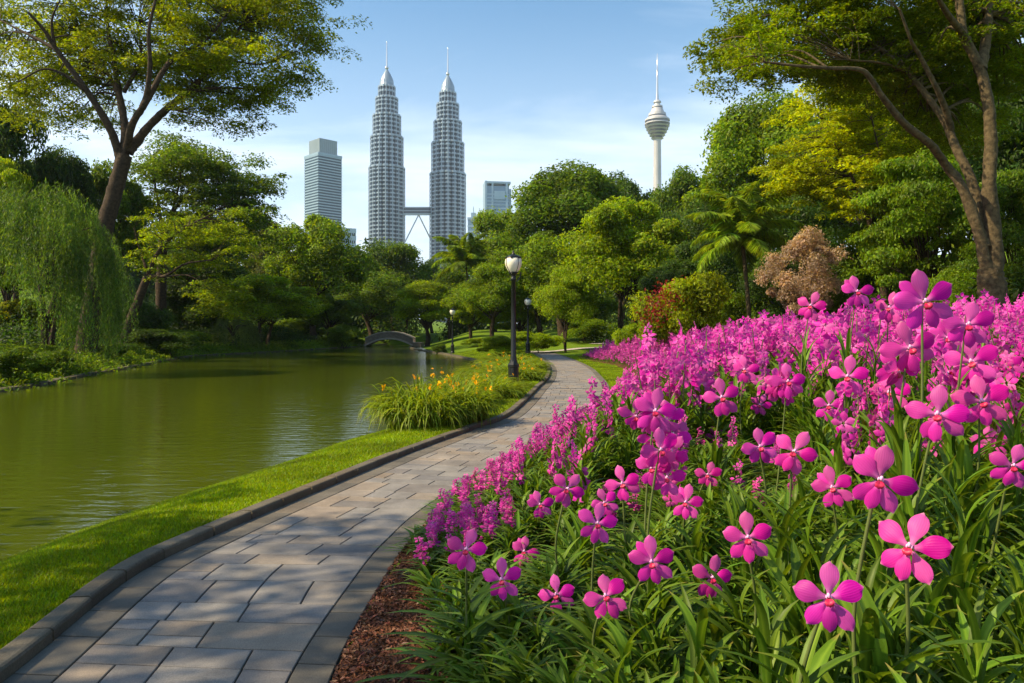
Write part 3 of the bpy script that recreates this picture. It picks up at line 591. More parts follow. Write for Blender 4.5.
TREES = [
 # far bank, left
 ('broadleaf_tree','round_c',14,96,90,52,DK,'dark round tree rising behind the willow, cut off by the photo edge'),
 ('broadleaf_tree','tall',62,150,80,56,DK,'dark tall tree behind the willow, just left of the big leaning trunk'),
 ('broadleaf_tree','round_b',112,168,80,60,MD,'dark tree filling the space behind the big spreading tree trunk'),
 ('broadleaf_tree','layer',8,160,56,44,BR,'bright yellow-green leafy tree at the photo edge above the willow'),
 ('broadleaf_tree','round_c',190,215,120,74,DK,'dark low tree filling the gap behind the leaning yellow-green tree'),
 ('broadleaf_tree','round_b',262,212,62,92,OL,'pale olive tree between the layered tree and the yellow-topped tree'),
 ('broadleaf_tree','round_a',314,218,98,82,GR,'dense round tree with yellowish top directly below the office tower'),
 ('broadleaf_tree','multi',264,277,112,68,BR,'bright light green spreading tree at the lake edge with several stems'),
 ('broadleaf_tree','round_b',330,297,62,84,MD,'dark low tree on the far lake shore beside the light green spreading tree'),
 ('broadleaf_tree','round_c',394,240,80,112,MD,'round dark tree standing right below the first twin tower'),
 ('broadleaf_tree','round_a',372,274,84,100,MD,'mid green tree behind the arched footbridge, on its far bank side'),
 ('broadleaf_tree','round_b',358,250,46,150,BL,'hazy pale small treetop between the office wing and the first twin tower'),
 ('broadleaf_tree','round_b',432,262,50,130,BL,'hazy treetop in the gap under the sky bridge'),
 # middle
 ('broadleaf_tree','tall',427,281,60,84,BR,'upright bright green tree beside the arched footbridge'),
 ('broadleaf_tree','round_c',494,208,84,100,GR,'sloping green tree below the antenna block, behind the palm'),
 ('broadleaf_tree','tall',564,163,122,84,MD,'tallest mid-distance tree with bare limbs showing through its open crown'),
 ('broadleaf_tree','round_b',622,176,92,102,DK,'dark rounded tree on the skyline below the telecom tower shaft'),
 ('broadleaf_tree','multi',626,203,122,56,BR,'bright green tree with three dark stems on the lawn beyond the path'),
 ('broadleaf_tree','round_c',492,262,72,70,GR,'green tree behind the tallest lamp globe'),
 ('broadleaf_tree','round_a',541,238,92,72,GR,'green tree between the tallest lamp and the three-stemmed tree'),
 ('broadleaf_tree','multi',566,271,62,54,BR,'small bright green tree with two slim trunks at the path end'),
 ('broadleaf_tree','round_b',470,292,56,74,BR,'small bright tree on the lawn between the two distant lamps'),
 ('broadleaf_tree','round_c',450,270,50,100,MD,'dark green tree below the far palm'),
 # right hillside
 ('broadleaf_tree','round_b',690,172,82,88,MD,'dark hillside tree right of the telecom tower shaft'),
 ('broadleaf_tree','round_c',664,210,80,80,DK,'dark tree behind the three-stemmed bright tree, below the telecom tower'),
 ('broadleaf_tree','tall',760,92,130,66,GR,'tallest hillside tree on the skyline, right of the telecom tower'),
 ('broadleaf_tree','round_a',716,196,92,58,DK,'mid green tree behind the near palm crown'),
 ('broadleaf_tree','round_c',800,200,100,46,DK,'dark tree behind the pinkish-leaved tree'),
 ('broadleaf_tree','round_b',668,262,64,48,DK,'dark low tree behind the yellow and red shrub'),
 ('broadleaf_tree','tall',868,66,140,52,MD,'tall dark tree behind the yellow-green tree, top hidden by the overhanging boughs'),
 ('broadleaf_tree','tall',960,-10,150,46,DK,'tall dark hillside tree directly behind the big forked trunk'),
 ('broadleaf_tree','round_c',1035,40,140,36,DK,'dark tree at the photo edge behind the big forked trunk'),
 ('broadleaf_tree','layer',925,148,130,30,(.11, .19, .012),'green layered tree lit by the sun behind the big left-leaning stem'),
 ('broadleaf_tree','layer',1020,170,110,26,MD,'green layered tree at the photo edge right of the big forked trunk'),
 ('broadleaf_tree','round_a',880,215,90,34,MD,'dark green tree under the yellow-green tree'),
 ('broadleaf_tree','round_c',705,236,84,50,DK,'mid green tree between the three-stemmed bright tree and the near palm'),
 ('broadleaf_tree','round_a',785,252,80,40,DK,'dark low tree right behind the near palm trunk'),
 ('broadleaf_tree','tall',812,130,90,56,GR,'green tree on the slope behind the yellow-green tree, left edge'),
 ('bush','shrub',790,262,110,43,MD,'tall dark bush behind the near palm trunk and the pinkish tree'),
 ('bush','shrub',722,296,70,37,GR,'green bush filling the gap left of the near palm trunk'),
 ('broadleaf_tree','round_c',584,282,66,70,MD,'mid green tree on the lawn between the two-trunked and three-stemmed bright trees'),
 ('broadleaf_tree','round_b',655,275,60,62,GR,'green tree right behind the three-stemmed bright tree'),
 ('broadleaf_tree','round_a',520,296,60,74,GR,'low green tree behind the distant lamp by the path'),
 ('broadleaf_tree','round_b',405,288,40,110,DK,'dark tree in the gap above the footbridge'),
 ('bush','shrub',588,318,60,66,GR,'low green bush under the mid green lawn tree'),
 ('bush','shrub',690,318,60,44,GR,'low green bush at the back corner of the flower field'),
 ('bush','shrub',480,338,40,66,BR,'low bright bush on the lawn behind the water-edge lamp'),
 ('broadleaf_tree','tall',1130,-30,170,34,DK,'tall dark tree beyond the photo edge, right of the forked tree'),
 ('broadleaf_tree','round_c',1230,60,200,28,MD,'round tree beyond the photo edge at the side of the bed'),
 ('broadleaf_tree','layer',1120,170,130,25,MD,'low layered tree beyond the photo edge beside the bed'),
 ('bush','shrub',955,270,72,24,GR,'rounded green bush just left of the big forked trunk base'),
 ('bush','shrub',860,290,70,31,MD,'low dark bush between the pinkish tree and the slim yellow-green tree trunk'),
 ('bush','shrub',1020,262,80,25,MD,'dark green bush at the photo edge right of the big forked trunk'),
 ('bush','shrub',640,322,50,40,BR,'low bright bush at the end of the flower field'),
 ('bush','shrub',532,332,56,53,BR,'low light green bush behind the distant lamp by the path'),
 ('bush','shrub',497,336,44,50,BR,'low light green bush between the tallest lamp and the water'),
 ('bush','shrub',345,325,40,80,MD,'small dark bush on the far shore left of the footbridge'),
 ('bush','shrub',440,344,16,62,MD,'tiny round bush at the foot of the water-edge lamp'),
 ('bush','shrub',160,330,80,50,DK,'dark fern-like bush at the leaning tree base'),
 ('bush','shrub',72,318,76,45,MD,'rounded bush on the bank behind the willow trunk'),
 ('bush','shrub',205,312,76,70,MD,'rounded dark bush between the leaning tree and the weeping shrub'),
 ('bush','shrub',298,318,62,84,GR,'low bush on the far shore below the light green spreading tree'),
 ('bush','shrub',132,300,70,56,DK,'tall dark bush behind the foot of the leaning tree'),
 ('bush','shrub',182,282,70,68,DK,'tall dark bush under the layered tree trunk'),
 ('bush','shrub',180,330,60,60,GR,'low bright bush at the waterline right of the leaning tree'),
 ('bush','shrub',42,345,60,31,MD,'leafy low bush in front of the willow trunk'),
 ('bush','shrub',98,340,60,40,DK,'dark bush on the bank under the willow curtain'),
 ('bush','shrub',14,345,64,26,MD,'leafy bush overhanging the water at the photo edge below the willow'),
 ('bush','shrub',15,300,60,44,YE,'yellow-green bush seen between the willow strands'),
]
for tr in TREES:
    plant_tree(*tr[:8], cat='bush' if tr[0] == 'bush' else 'tree')
# shrub with red shoots, pinkish tree, yellow tree
o = plant_tree('flowering_shrub', 'shrub', 690, 276, 104, 30, (.19, .25, .012), 'yellow-green shrub with red shoots along one side, behind the flower field', cat='shrub')
rr_ = np.random.default_rng(3); b = MB()
for q in range(46):
    a = rr_.uniform(2.2, 4.3); e = rr_.uniform(.15, 1.0); c_ = np.array([2.0*math.cos(a)*math.cos(e), 2.0*math.sin(a)*math.cos(e), 1.1 + 1.7*math.sin(e)])
    c_ = np.array([-abs(c_[0])*.95, c_[1]*.7, c_[2]]); b.add(*leaf_quads(c_ + rr_.normal(0, .2, (15, 3)), rand_dir(rr_, 15) + [0, 0, .6], .12, rr_))
ch = b.build('red_leaves', leaf_mat('red_leaves', (.22, .030, .022), .35), o); ch.rotation_euler = (0, 0, -o.rotation_euler.z)
o = plant_tree('flowering_tree', 'pale', 806, 232, 84, 31, (.30, .235, .175), 'small tree with pale pinkish-brown foliage behind the flower field')
# palms
def palm(xp, ybase, ycrown, Y, rpx, col, label, seed, nf=26):
    rng = np.random.default_rng(seed); X = (xp[0]-512)/F*Y; zb = float(H(X, Y)) - .05; top = P(xp[1], ycrown, Y)
    o = thing('palm_tree', label, 'palm', (X, Y, zb)); e = top - [X, Y, zb]
    b = MB(); p = catmull([(0, 0, 0), e*[.35, .35, .5], e], 8); b.add(*tube(p, np.linspace(.125, .085, len(p)), 10, rng), smooth=True); b.build('trunk', BARK_PALE, o)
    b = MB(); Rf = rpx/F*Y
    for i in range(nf):
        a = i*2.39996 + rng.uniform(-.2, .2); el = 1.5 - 1.75*(i/nf)**1.15; L_ = Rf*rng.uniform(1.15, 1.4)*(1.15 if el > .7 else 1.0)
        s_ = np.linspace(0, 1, 44); ang = el - s_**1.5*(1.5 if el > .3 else 1.1)
        r_ = np.cumsum(np.cos(ang))*L_/44; z_ = np.cumsum(np.sin(ang))*L_/44
        c = e + np.stack([r_*math.cos(a), r_*math.sin(a), z_], -1)
        b.add(*tube(c, np.linspace(.03, .006, 44), 4))
        tg = unit(np.gradient(c, axis=0)); sd_ = np.array([-math.sin(a), math.cos(a), 0])
        for sg in (-1, 1):
            for rep in range(3):
                q = c + tg*rng.uniform(-.5, .5, (44, 1))*L_/44
                ll = (L_*.22*np.sin(np.clip(s_*.92+.1, 0, 1)*np.pi)**.6)[:, None]
                d = unit(sd_*sg*.85 + tg*.6 + [0, 0, -.5] + rng.normal(0, .2, (44, 3))); wv = unit(np.cross(d, [0, 0, 1.]) + tg*.3) * L_*.0055
                V = np.stack([q - wv, q + wv, q + d*ll*.6 + wv, q + d*ll - [0, 0, 1]*ll*.2, q + d*ll*.6 - wv], 1)
                b.add(V.reshape(-1, 3), np.arange(44*5).reshape(-1, 5))
    c = b.build('crown', LEAF, o); c.color = (*col, 1)
palm((751, 742), 318, 238, 36, 50, (.16, .25, .028), 'palm with drooping yellowish fronds standing behind the flower field', 21)
palm((470, 466), 345, 262, 88, 30, (.13, .21, .024), 'distant palm below the second twin tower', 22, 18)

# weeping trees
def weeper(xp, Y, top, wpx, low_px, col, label, seed, ns, leaf, trunk_pts, name='willow_tree'):
    rng = np.random.default_rng(seed); X = (xp-512)/F*Y; zb = float(H(X, Y)) - .05
    o = thing(name, label, 'willow', (X, Y, zb)); zt = zpx(top, Y) - zb; Rr = wpx/2/F*Y
    tm, b = MB(), MB()
    for pts, r0 in trunk_pts:
        p = catmull([np.array([(q[0]-xp)/F*Y, q[2], zpx(q[1], Y) - zb if i else 0.]) for i, q in enumerate(pts)], 6); tm.add(*tube(p, np.linspace(r0, r0*.45, len(p)), 9, rng), smooth=True)
    anc = [(rng.uniform(0, 2*np.pi), math.sqrt(rng.random()), rng.uniform(-.06, .09)) for _ in range(64)]
    for i in range(ns):
        a, q, up_ = anc[i % 64]; a += rng.normal(0, .10); q = min(1.05, abs(q + rng.normal(0, .07))); mound = 1 - .16*math.sin(a*3+1)*q
        st = np.array([q*Rr*math.cos(a)*mound, q*Rr*math.sin(a)*mound, zt*(1 - .45*q**2.2 + up_) - rng.random()*zt*.10])
        lo = (zpx(low_px(st[0]/F*0 + st[0]/Rr), Y) - zb); L_ = max(.5, (st[2] - lo)*rng.uniform(.35, 1.0) if q > .55 else zt*rng.uniform(.12, .3))
        m = int(L_/leaf*2.6) + 6; s_ = np.linspace(0, 1, m)
        out = np.array([math.cos(a), math.sin(a), 0])*(.35*Rr*.3)
        c = st + out*(1 - (1-s_[:, None])**2.5) - np.array([0, 0, 1])*(s_[:, None]**1.15)*L_ + rng.normal(0, .035, (m, 3))
        d = np.array([0, 0, -1.]) + rng.normal(0, .38, (m, 3)) + out*.4*(1-s_[:, None])
        b.add(*leaf_quads(c, rand_dir(rng, m) + out*2, leaf, rng, .15, d))
    for q in range(9):
        a = q*.7; e = np.array([.6*Rr*math.cos(a), .6*Rr*math.sin(a), zt*.78]); p = catmull([(0, 0, zt*.42), e*[.4,.4,.9], e], 5); tm.add(*tube(p, np.linspace(.09, .02, len(p)), 6), smooth=True)
    tm.build('trunk', BARK, o); c = b.build('crown', LEAF, o); c.color = (*col, 1)
weeper(48, 32, 187, 150, lambda u: 296 + 70*smooth(np.array((u-.22)*3.2)), (.070, .135, .022), 'weeping willow with long hanging strands on the bank', 31, 1350, .20,
       [([(44,362,0),(47,335,0),(52,300,.2),(58,280,.4)], .22), ([(46,340,0),(46,310,-.2),(44,285,-.3)], .15), ([(47,330,0),(66,296,-.4),(70,270,-.4)], .12)])
weeper(233, 63, 318, 54, lambda u: 353, (.085, .13, .035), 'small weeping shrub trailing into the water on the far bank', 32, 500, .2, [([(233,352,0),(233,340,0)], .1)], 'weeping_shrub')

# big spreading trees drawn limb by limb
def spreading(name, label, Y, limbs, zones, n_spray, sr, leaf, per, col, bark, seed, dyr, ybias=0):
    rng = np.random.default_rng(seed); p0 = P(limbs[0][0][0][0], limbs[0][0][0][1], Y); zb = float(H(p0[0], Y)) - .1
    org = np.array([p0[0], Y, zb]); o = thing(name, label, 'tree', org)
    tm, b = MB(), MB(); nodes = []
    for i, (pts, r0, r1) in enumerate(limbs):
        q = [P(x, y, Y + (d[0] if d else 0)) for x, y, *d in pts]
        if i == 0: q[0] = np.array([p0[0], Y, zb])
        p = catmull(q, 7) - org; tm.add(*tube(p, r1 + (r0-r1)*(1-np.linspace(0, 1, len(p)))**1.25, 11, rng), smooth=True); nodes.append(np.c_[p, np.linspace(r0, r1, len(p))] if i else np.c_[p, np.linspace(r0, r1, len(p))][-4:])
    nd = np.vstack(nodes)
    ar = np.array([z_[2]*z_[3] for z_ in zones], float); pick = rng.choice(len(zones), n_spray, p=ar/ar.sum())
    for k_ in pick:
        zx, zy, rx, ry = zones[k_][:4]; a = rng.uniform(0, 2*np.pi); q = math.sqrt(rng.random())
        zd = zones[k_][4] if len(zones[k_]) > 4 else 0
        c = P(zx + rx*q*math.cos(a), zy + ry*q*math.sin(a), Y + zd + ybias + rng.uniform(-dyr, dyr)*math.sqrt(max(.05, 1-q*q))) - org
        dist = np.linalg.norm(nd[:, :3] - c, axis=1) + 4*(nd[:, 2] > c[2] + .6); j = int(np.argmin(dist)); s0 = nd[j, :3]
        mid_ = (s0+c)/2 + [0, 0, .12*dist[j]] + rng.normal(0, .1, 3)
        tw = catmull([s0, mid_, c], 4); tm.add(*tube(tw, np.linspace(min(.05, nd[j, 3]*.6), .012, len(tw)), 5), smooth=True)
        out = unit(c*[1, 1, .0] + 1e-6)
        for sp in range(rng.integers(3, 6)):
            cc = c + rng.normal(0, sr*.55, 3)*[1, 1, .4]; rs_ = sr*rng.uniform(.4, .8); m = int(per*rng.uniform(.6, 1.3))
            th = rng.uniform(0, 2*np.pi, m); rad_ = rs_*np.sqrt(rng.random(m))
            off = np.stack([rad_*np.cos(th), rad_*np.sin(th), rng.normal(0, .10*rs_, m) - .35*rad_**2/rs_], -1)
            nr = np.stack([off[:, 0]*.5/rs_, off[:, 1]*.5/rs_, np.full(m, .9)], -1) + rng.normal(0, .42, (m, 3))
            b.add(*leaf_quads(cc + off, nr, leaf, rng, .46))
    tm.build('trunk', bark, o); c = b.build('crown', LEAF, o); c.color = (*col, 1)
spreading('spreading_tree', 'big spreading shade tree with leaning dark trunk and fanning limbs above the lake', 38,
  [([(84,346),(95,290),(104,232),(115,190),(125,155)], .52, .36),
   ([(121,165),(118,150),(108,125,-.3),(89,94,-.8),(57,50,-1.5),(44,30,-2),(28,12,-2.5)], .27, .06), ([(86,91,-.9),(66,76,-1.5),(44,69,-2),(18,82,-2.6)], .10, .03), ([(57,50,-1.5),(30,35,-1),(0,20,0)], .10, .03), ([(54,45,-1.5),(52,20,-2),(60,0,-3)], .09, .03),
   ([(124,158),(125,128,.5),(118,88,1.2),(114,60,1.6),(108,30,2),(106,-10,3)], .25, .06), ([(119,95,1.2),(100,60,2),(80,30,3),(70,0,4)], .11, .03),
   ([(127,150),(132,125,-.6),(145,101,-1),(150,67,-1.6),(149,30,-2),(158,-10,-2)], .22, .06), ([(124,92,.8),(140,60,1.4),(138,25,2)], .12, .04),
   ([(142,108,-1),(150,95,-1),(168,64,-.5),(188,50,0),(209,37,.6),(236,2,1.2)], .18, .05),
   ([(128,152),(138,140,.3),(150,125,.6),(168,108,1),(188,91,1.4),(204,76,1.7),(215,64,2),(232,40,2.2),(244,20,2.5)], .27, .06), ([(186,93,1.4),(215,88,2),(249,89,2.8),(275,95,3.2)], .11, .03), ([(210,70,1.8),(235,62,1),(262,64,.4),(300,50,0)], .08, .02), ([(166,109,1),(185,112,0),(210,122,-.6)], .06, .02)],
  [(110,15,120,75),(170,30,90,55),(240,45,70,55),(285,30,38,60),(55,55,85,50),(230,100,60,28),(60,110,70,24,2),(150,-40,190,40),(310,-10,40,60)], 400, 1.25, .17, 110, (.135, .190, .008), BARK, 41, 4.5, 3.0)
spreading('leaning_tree', 'leaning tree with forked dark trunk and yellow-green leaves at the water edge', 50,
  [([(122,344),(130,322),(140,296),(148,275)], .34, .25), ([(147,279),(155,258),(166,243),(185,228),(210,215)], .17, .05), ([(147,276),(165,276,-.5),(185,264,-.8),(212,260,-1)], .15, .04), ([(146,268),(140,250,.5),(134,228,.8)], .10, .03), ([(168,276,-.5),(190,276,-1),(210,290,-1.4)], .07, .02)],
  [(165,225,30,16,-.6),(215,248,40,20,1),(150,262,22,12),(226,285,24,10,-.5),(222,222,30,18,1.5)], 52, 1.2, .2, 70, (.150, .225, .010), BARK, 42, 2.4, .8)
spreading('layered_tree', 'large layered dark green tree behind the leaning yellow-green tree', 64,
  [([(160,345),(161,300),(162,262),(163,240)], .5, .36), ([(163,245),(172,215),(190,190,1),(215,172,1)], .2, .05), ([(163,243),(160,215),(156,190),(150,165,-1)], .2, .05), ([(164,244),(185,225,-1),(215,210,-1.5),(245,205,-2)], .18, .04), ([(170,218),(178,190,-.5),(182,160,-.5)], .12, .04)],
  [(180,160,44,22),(222,182,40,20,1),(243,205,26,18,-1),(150,180,28,24,1),(200,205,46,16,-1),(238,228,28,14,-1)], 120, 2.0, .3, 85, (.070, .125, .011), BARK, 45, 5.0, 1.0)
spreading('yellow_tree', 'sunlit yellow-green tree with slim dark double trunk, left of the big forked trunk', 33,
  [([(886,305),(884,285),(878,255),(870,222)], .20, .13), ([(871,226),(864,205,.3),(856,185,.5),(838,150,.8),(822,120,1)], .12, .03), ([(870,224),(878,195,-.2),(880,160,-.4),(872,120,-.6)], .10, .03), ([(884,292),(889,262,.4),(888,222,.6),(893,180,.8),(905,140,1)], .12, .03)],
  [(835,110,48,36),(815,165,36,34),(860,180,44,40),(890,120,44,44),(850,80,44,24),(905,175,36,36),(800,190,22,18)], 150, .85, .16, 95, (.25, .31, .010), BARK, 44, 3.0, .8)
spreading('forked_tree', 'big pale-barked forked tree whose boughs reach across the top of the sky', 18,
  [([(993,330),(993,300),(991,280),(990,268)], .37, .27),
   ([(992,292),(995,262),(993,225),(989,187),(991,150),(990,125),(987,98),(980,68),(964,35),(959,0),(950,-40)], .20, .09), ([(980,70),(985,47,.3),(989,14,.6),(992,-30,1)], .15, .07),
   ([(988,272),(984,256),(978,230),(962,187),(948,168),(931,145,-.4),(905,124,-.8),(882,96,-1.2),(868,75,-1.4),(856,69,-1.5),(828,68,-1.8),(800,66,-2),(765,62,-2)], .155, .025),
   ([(985,248),(981,215,.3),(970,177,.6),(957,150,.8),(945,122,1),(930,100,1.2),(910,75,1.5),(887,54,1.8),(868,41,2),(845,32,2.2),(800,20,2.4)], .145, .03), ([(905,71,1.5),(882,63,1),(850,60,.6)], .05, .02),
   ([(951,130,.9),(945,108,.6),(936,87,.3),(920,56,0),(911,40,-.3),(900,10,-.6)], .09, .03), ([(968,40,0),(945,10,-1),(930,-20,-2)], .09, .04)],
  [(765,48,60,34,-1.5),(735,58,36,22,-2),(830,28,70,50),(910,20,80,60),(1000,10,80,60),(850,-30,150,40),(960,60,70,40,1.5),(880,80,60,30,1.5),(870,50,90,40,2),(950,115,60,34,2.5)], 400, .66, .10, 115, (.115, .175, .008), BARK_PALE, 43, 2.6, 2.2)

VAR['open'] = make_tree(9, Hh=10, Wd=10, trunk=.28, lobes=34, lobe_r=.26, flat=.5, n_cl=6, n_lf=44, leaf=.2, low=-.6)
# off to the left of the frame a tree on the near bank shades the grass and the paving
o = thing('shade_tree', 'tall shade tree on the bank beside the near lawn, beyond the photo edge', 'tree', (-12.9, 1.5, -.1), .7, None, (.90, .90, 1.08))
link('trunk', VAR['open'][0], o); c = link('crown', VAR['open'][1], o); c.color = (*MD, 1)

# ------------------------------------------------------------------ undergrowth and far wood (uncountable)
rng = np.random.default_rng(77)
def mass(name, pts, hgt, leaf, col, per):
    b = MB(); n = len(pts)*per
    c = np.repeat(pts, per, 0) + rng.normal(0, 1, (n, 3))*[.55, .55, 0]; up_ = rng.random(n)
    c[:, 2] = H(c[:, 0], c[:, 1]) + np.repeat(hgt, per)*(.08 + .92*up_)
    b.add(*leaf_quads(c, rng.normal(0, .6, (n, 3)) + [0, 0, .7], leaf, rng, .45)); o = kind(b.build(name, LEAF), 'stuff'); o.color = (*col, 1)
yy = rng.uniform(20, 92, 1500); dd = 2.2 + rng.gamma(2.0, 4.5, 1500); xx_ = xW(yy) - dd
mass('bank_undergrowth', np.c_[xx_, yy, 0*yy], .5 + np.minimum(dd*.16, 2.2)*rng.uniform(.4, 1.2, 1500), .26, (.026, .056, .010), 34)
yy = 18 + 76*rng.random(700)**1.3; dd = rng.uniform(.25, 3.2, 700)
mass('bank_groundcover', np.c_[xW(yy) - dd, yy, 0*yy], rng.uniform(.15, .5, 700), .17, (.085, .150, .012), 44)
yy = rng.uniform(18, 72, 1700); xx_ = xR(yy) + np.where(yy < 34, 10.5, 4 + (72-yy)*.12) + rng.gamma(1.6, 7, 1700)
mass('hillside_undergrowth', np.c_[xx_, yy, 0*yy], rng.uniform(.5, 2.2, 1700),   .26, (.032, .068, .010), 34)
b = MB()
for i in range(150):
    Y = rng.uniform(105, 190); X = rng.uniform(-1.05, 1.1)*Y*.72
    hill = 1.0*(X > 12) * min(1, (X-12)/30)
    top = H(X, Y) + rng.uniform(9, 14) + 12*hill + (9 if -45 < X and X < -30 else 0)*0
    lr = rng.uniform(3.2, 5.2)
    for q in range(4): b.add(*clumps(rng, (X + rng.uniform(-3, 3), Y + rng.uniform(-3, 3), top - lr*(.6 + q*.8)), lr, 14, 34, .7, .8))
o = kind(b.build('far_wood', LEAF), 'stuff'); o.color = (.045, .085, .020, 1)

# ------------------------------------------------------------------ mown grass beside the path
def blades(name, x, y, h, w, mat_, lean=.5):
    n = len(x); b = MB(); z_ = H(x, y) - .004; a = rng.uniform(0, 2*np.pi, n); d = np.stack([np.cos(a), np.sin(a), 0*a], -1)
    p = np.stack([x, y, z_], -1); l = rng.normal(0, lean, (n, 2)); tip = p + np.stack([l[:, 0]*h, l[:, 1]*h, h], -1)
    b.add(np.stack([p - d*w[:, None]/2, p + d*w[:, None]/2, tip], 1).reshape(-1, 3), np.arange(n*3).reshape(-1, 3))
    return kind(b.build(name, mat_), 'stuff')
GRASS = leaf_mat('grass_blades', (.150, .235, .008), .4, vary=.45, hue=.04, clump=.9, rough=.5)
n = 420000; y = 2.4 + 20*rng.random(n)**2.0; fr = rng.random(n)
x = xS(y) + .3 + (xL(y) - .145 - xS(y) - .3)*fr
blades('grass', x, y, rng.uniform(.016, .036, n)*(1 + (y-2.4)*.03), .004 + .0011*y, GRASS)
n = 60000; y = rng.uniform(13.8, 46, n); x = xR(y) + .03 + rng.random(n)*np.where(y < 33, verge(y), 3.5)
blades('grass_verge', x, y, rng.uniform(.04, .08, n), .012 + .0008*y, GRASS)
n = 70000; y = 20 + 42*rng.random(n); x = xS(y) + .2 + rng.random(n)*(xL(y) - xS(y) - .4)
blades('far_grass', x, y, rng.uniform(.04, .08, n), .012 + .0008*y, GRASS)

# ------------------------------------------------------------------ strap-leaved plants
def strap(b, base, az, el, L_, w, droop, rng, seg=7, mi=0, fold=.22):
    s_ = np.linspace(0, 1, seg+1); ang = el - droop*s_**1.3
    r_ = np.concatenate([[0], np.cumsum(np.cos(ang[:-1]))])*L_/seg; z_ = np.concatenate([[0], np.cumsum(np.sin(ang[:-1]))])*L_/seg
    tw = rng.normal(0, .12)*s_**2*L_
    hd = np.array([math.cos(az), math.sin(az), 0]); sdv = np.array([-math.sin(az), math.cos(az), 0])
    c = np.asarray(base) + r_[:, None]*hd + tw[:, None]*sdv + z_[:, None]*np.array([0, 0, 1.])
    ww = w*np.minimum(1, .75 + s_*1.2)*(1 - np.clip((s_-.55)/.45, 0, 1)**1.8*.97)/2
    nrm = np.stack([-np.sin(ang)*hd[0], -np.sin(ang)*hd[1], np.cos(ang)], -1)
    V = np.stack([c - sdv*ww[:, None] + nrm*ww[:, None]*fold*2, c, c + sdv*ww[:, None] + nrm*ww[:, None]*fold*2], 1)
    uv = np.stack([np.stack([np.full(seg+1, u_), s_], -1) for u_ in (0., .5, 1.)], 1)
    b.add(V, grid_faces(seg+1, 3), mi, uv.reshape(-1, 2), True)
def strap_mat(name, c1, c2, trans=.3):
    m, N, L, out = mat(name)
    u = N('ShaderNodeUVMap'); sp = N('ShaderNodeSeparateXYZ'); L(u.outputs[0], sp.inputs[0])
    a = N('ShaderNodeMath', operation='SUBTRACT', inp={1: .5}); L(sp.outputs[0], a.inputs[0]); ab = N('ShaderNodeMath', operation='ABSOLUTE'); L(a.outputs[0], ab.inputs[0])
    g = N('ShaderNodeNewGeometry'); oi = N('ShaderNodeObjectInfo')
    mx = N('ShaderNodeMix', data_type='RGBA', inp={6: rgba(c2), 7: rgba(c1)}); r = N('ShaderNodeMapRange', inp={'From Min': .0, 'From Max': .22}); L(ab.outputs[0], r.inputs['Value']); L(r.outputs[0], mx.inputs[0])
    ri = N('ShaderNodeMath', operation='ADD'); L(g.outputs['Random Per Island'], ri.inputs[0]); L(oi.outputs['Random'], ri.inputs[1])
    w = N('ShaderNodeTexWhiteNoise', noise_dimensions='1D'); L(ri.outputs[0], w.inputs['W'])
    hs = N('ShaderNodeHueSaturation'); v = N('ShaderNodeMapRange', inp={'To Min': .6, 'To Max': 1.35}); L(w.outputs['Value'], v.inputs['Value']); L(v.outputs[0], hs.inputs['Value'])
    h = N('ShaderNodeMapRange', inp={'To Min': .475, 'To Max': .51}); L(g.outputs['Random Per Island'], h.inputs['Value']); L(h.outputs[0], hs.inputs['Hue'])
    dt = N('ShaderNodeMapRange', inp={'From Min': .88, 'From Max': 1.0, 'To Max': .8}); L(sp.outputs[1], dt.inputs['Value']); dw = N('ShaderNodeMath', operation='MULTIPLY'); L(dt.outputs[0], dw.inputs[0]); L(w.outputs['Value'], dw.inputs[1])
    mx2 = N('ShaderNodeMix', data_type='RGBA', inp={7: (.30, .19, .06, 1)}); L(dw.outputs[0], mx2.inputs[0]); L(mx.outputs[2], mx2.inputs[6]); L(mx2.outputs[2], hs.inputs['Color'])
    b = N('ShaderNodeBsdfPrincipled', inp={'Roughness': .48, 'Specular IOR Level': .22}); L(hs.outputs[0], b.inputs['Base Color'])
    tr = N('ShaderNodeBsdfTranslucent'); tm = N('ShaderNodeMix', data_type='RGBA', blend_type='MULTIPLY', inp={0: 1.0, 7: (2.0, 1.7, .7, 1)}); L(hs.outputs[0], tm.inputs[6]); L(tm.outputs[2], tr.inputs[0])
    ms = N('ShaderNodeMixShader', inp={0: trans}); L(b.outputs[0], ms.inputs[1]); L(tr.outputs[0], ms.inputs[2]); L(ms.outputs[0], out.inputs[0])
    return m
STRAP = strap_mat('orchid_leaf', (.074, .152, .009), (.130, .230, .016))
LILY = strap_mat('daylily_leaf', (.14, .22, .009), (.19, .27, .014), .4)
STALK = pmat('flower_stalk', (.10, .13, .03), .55)
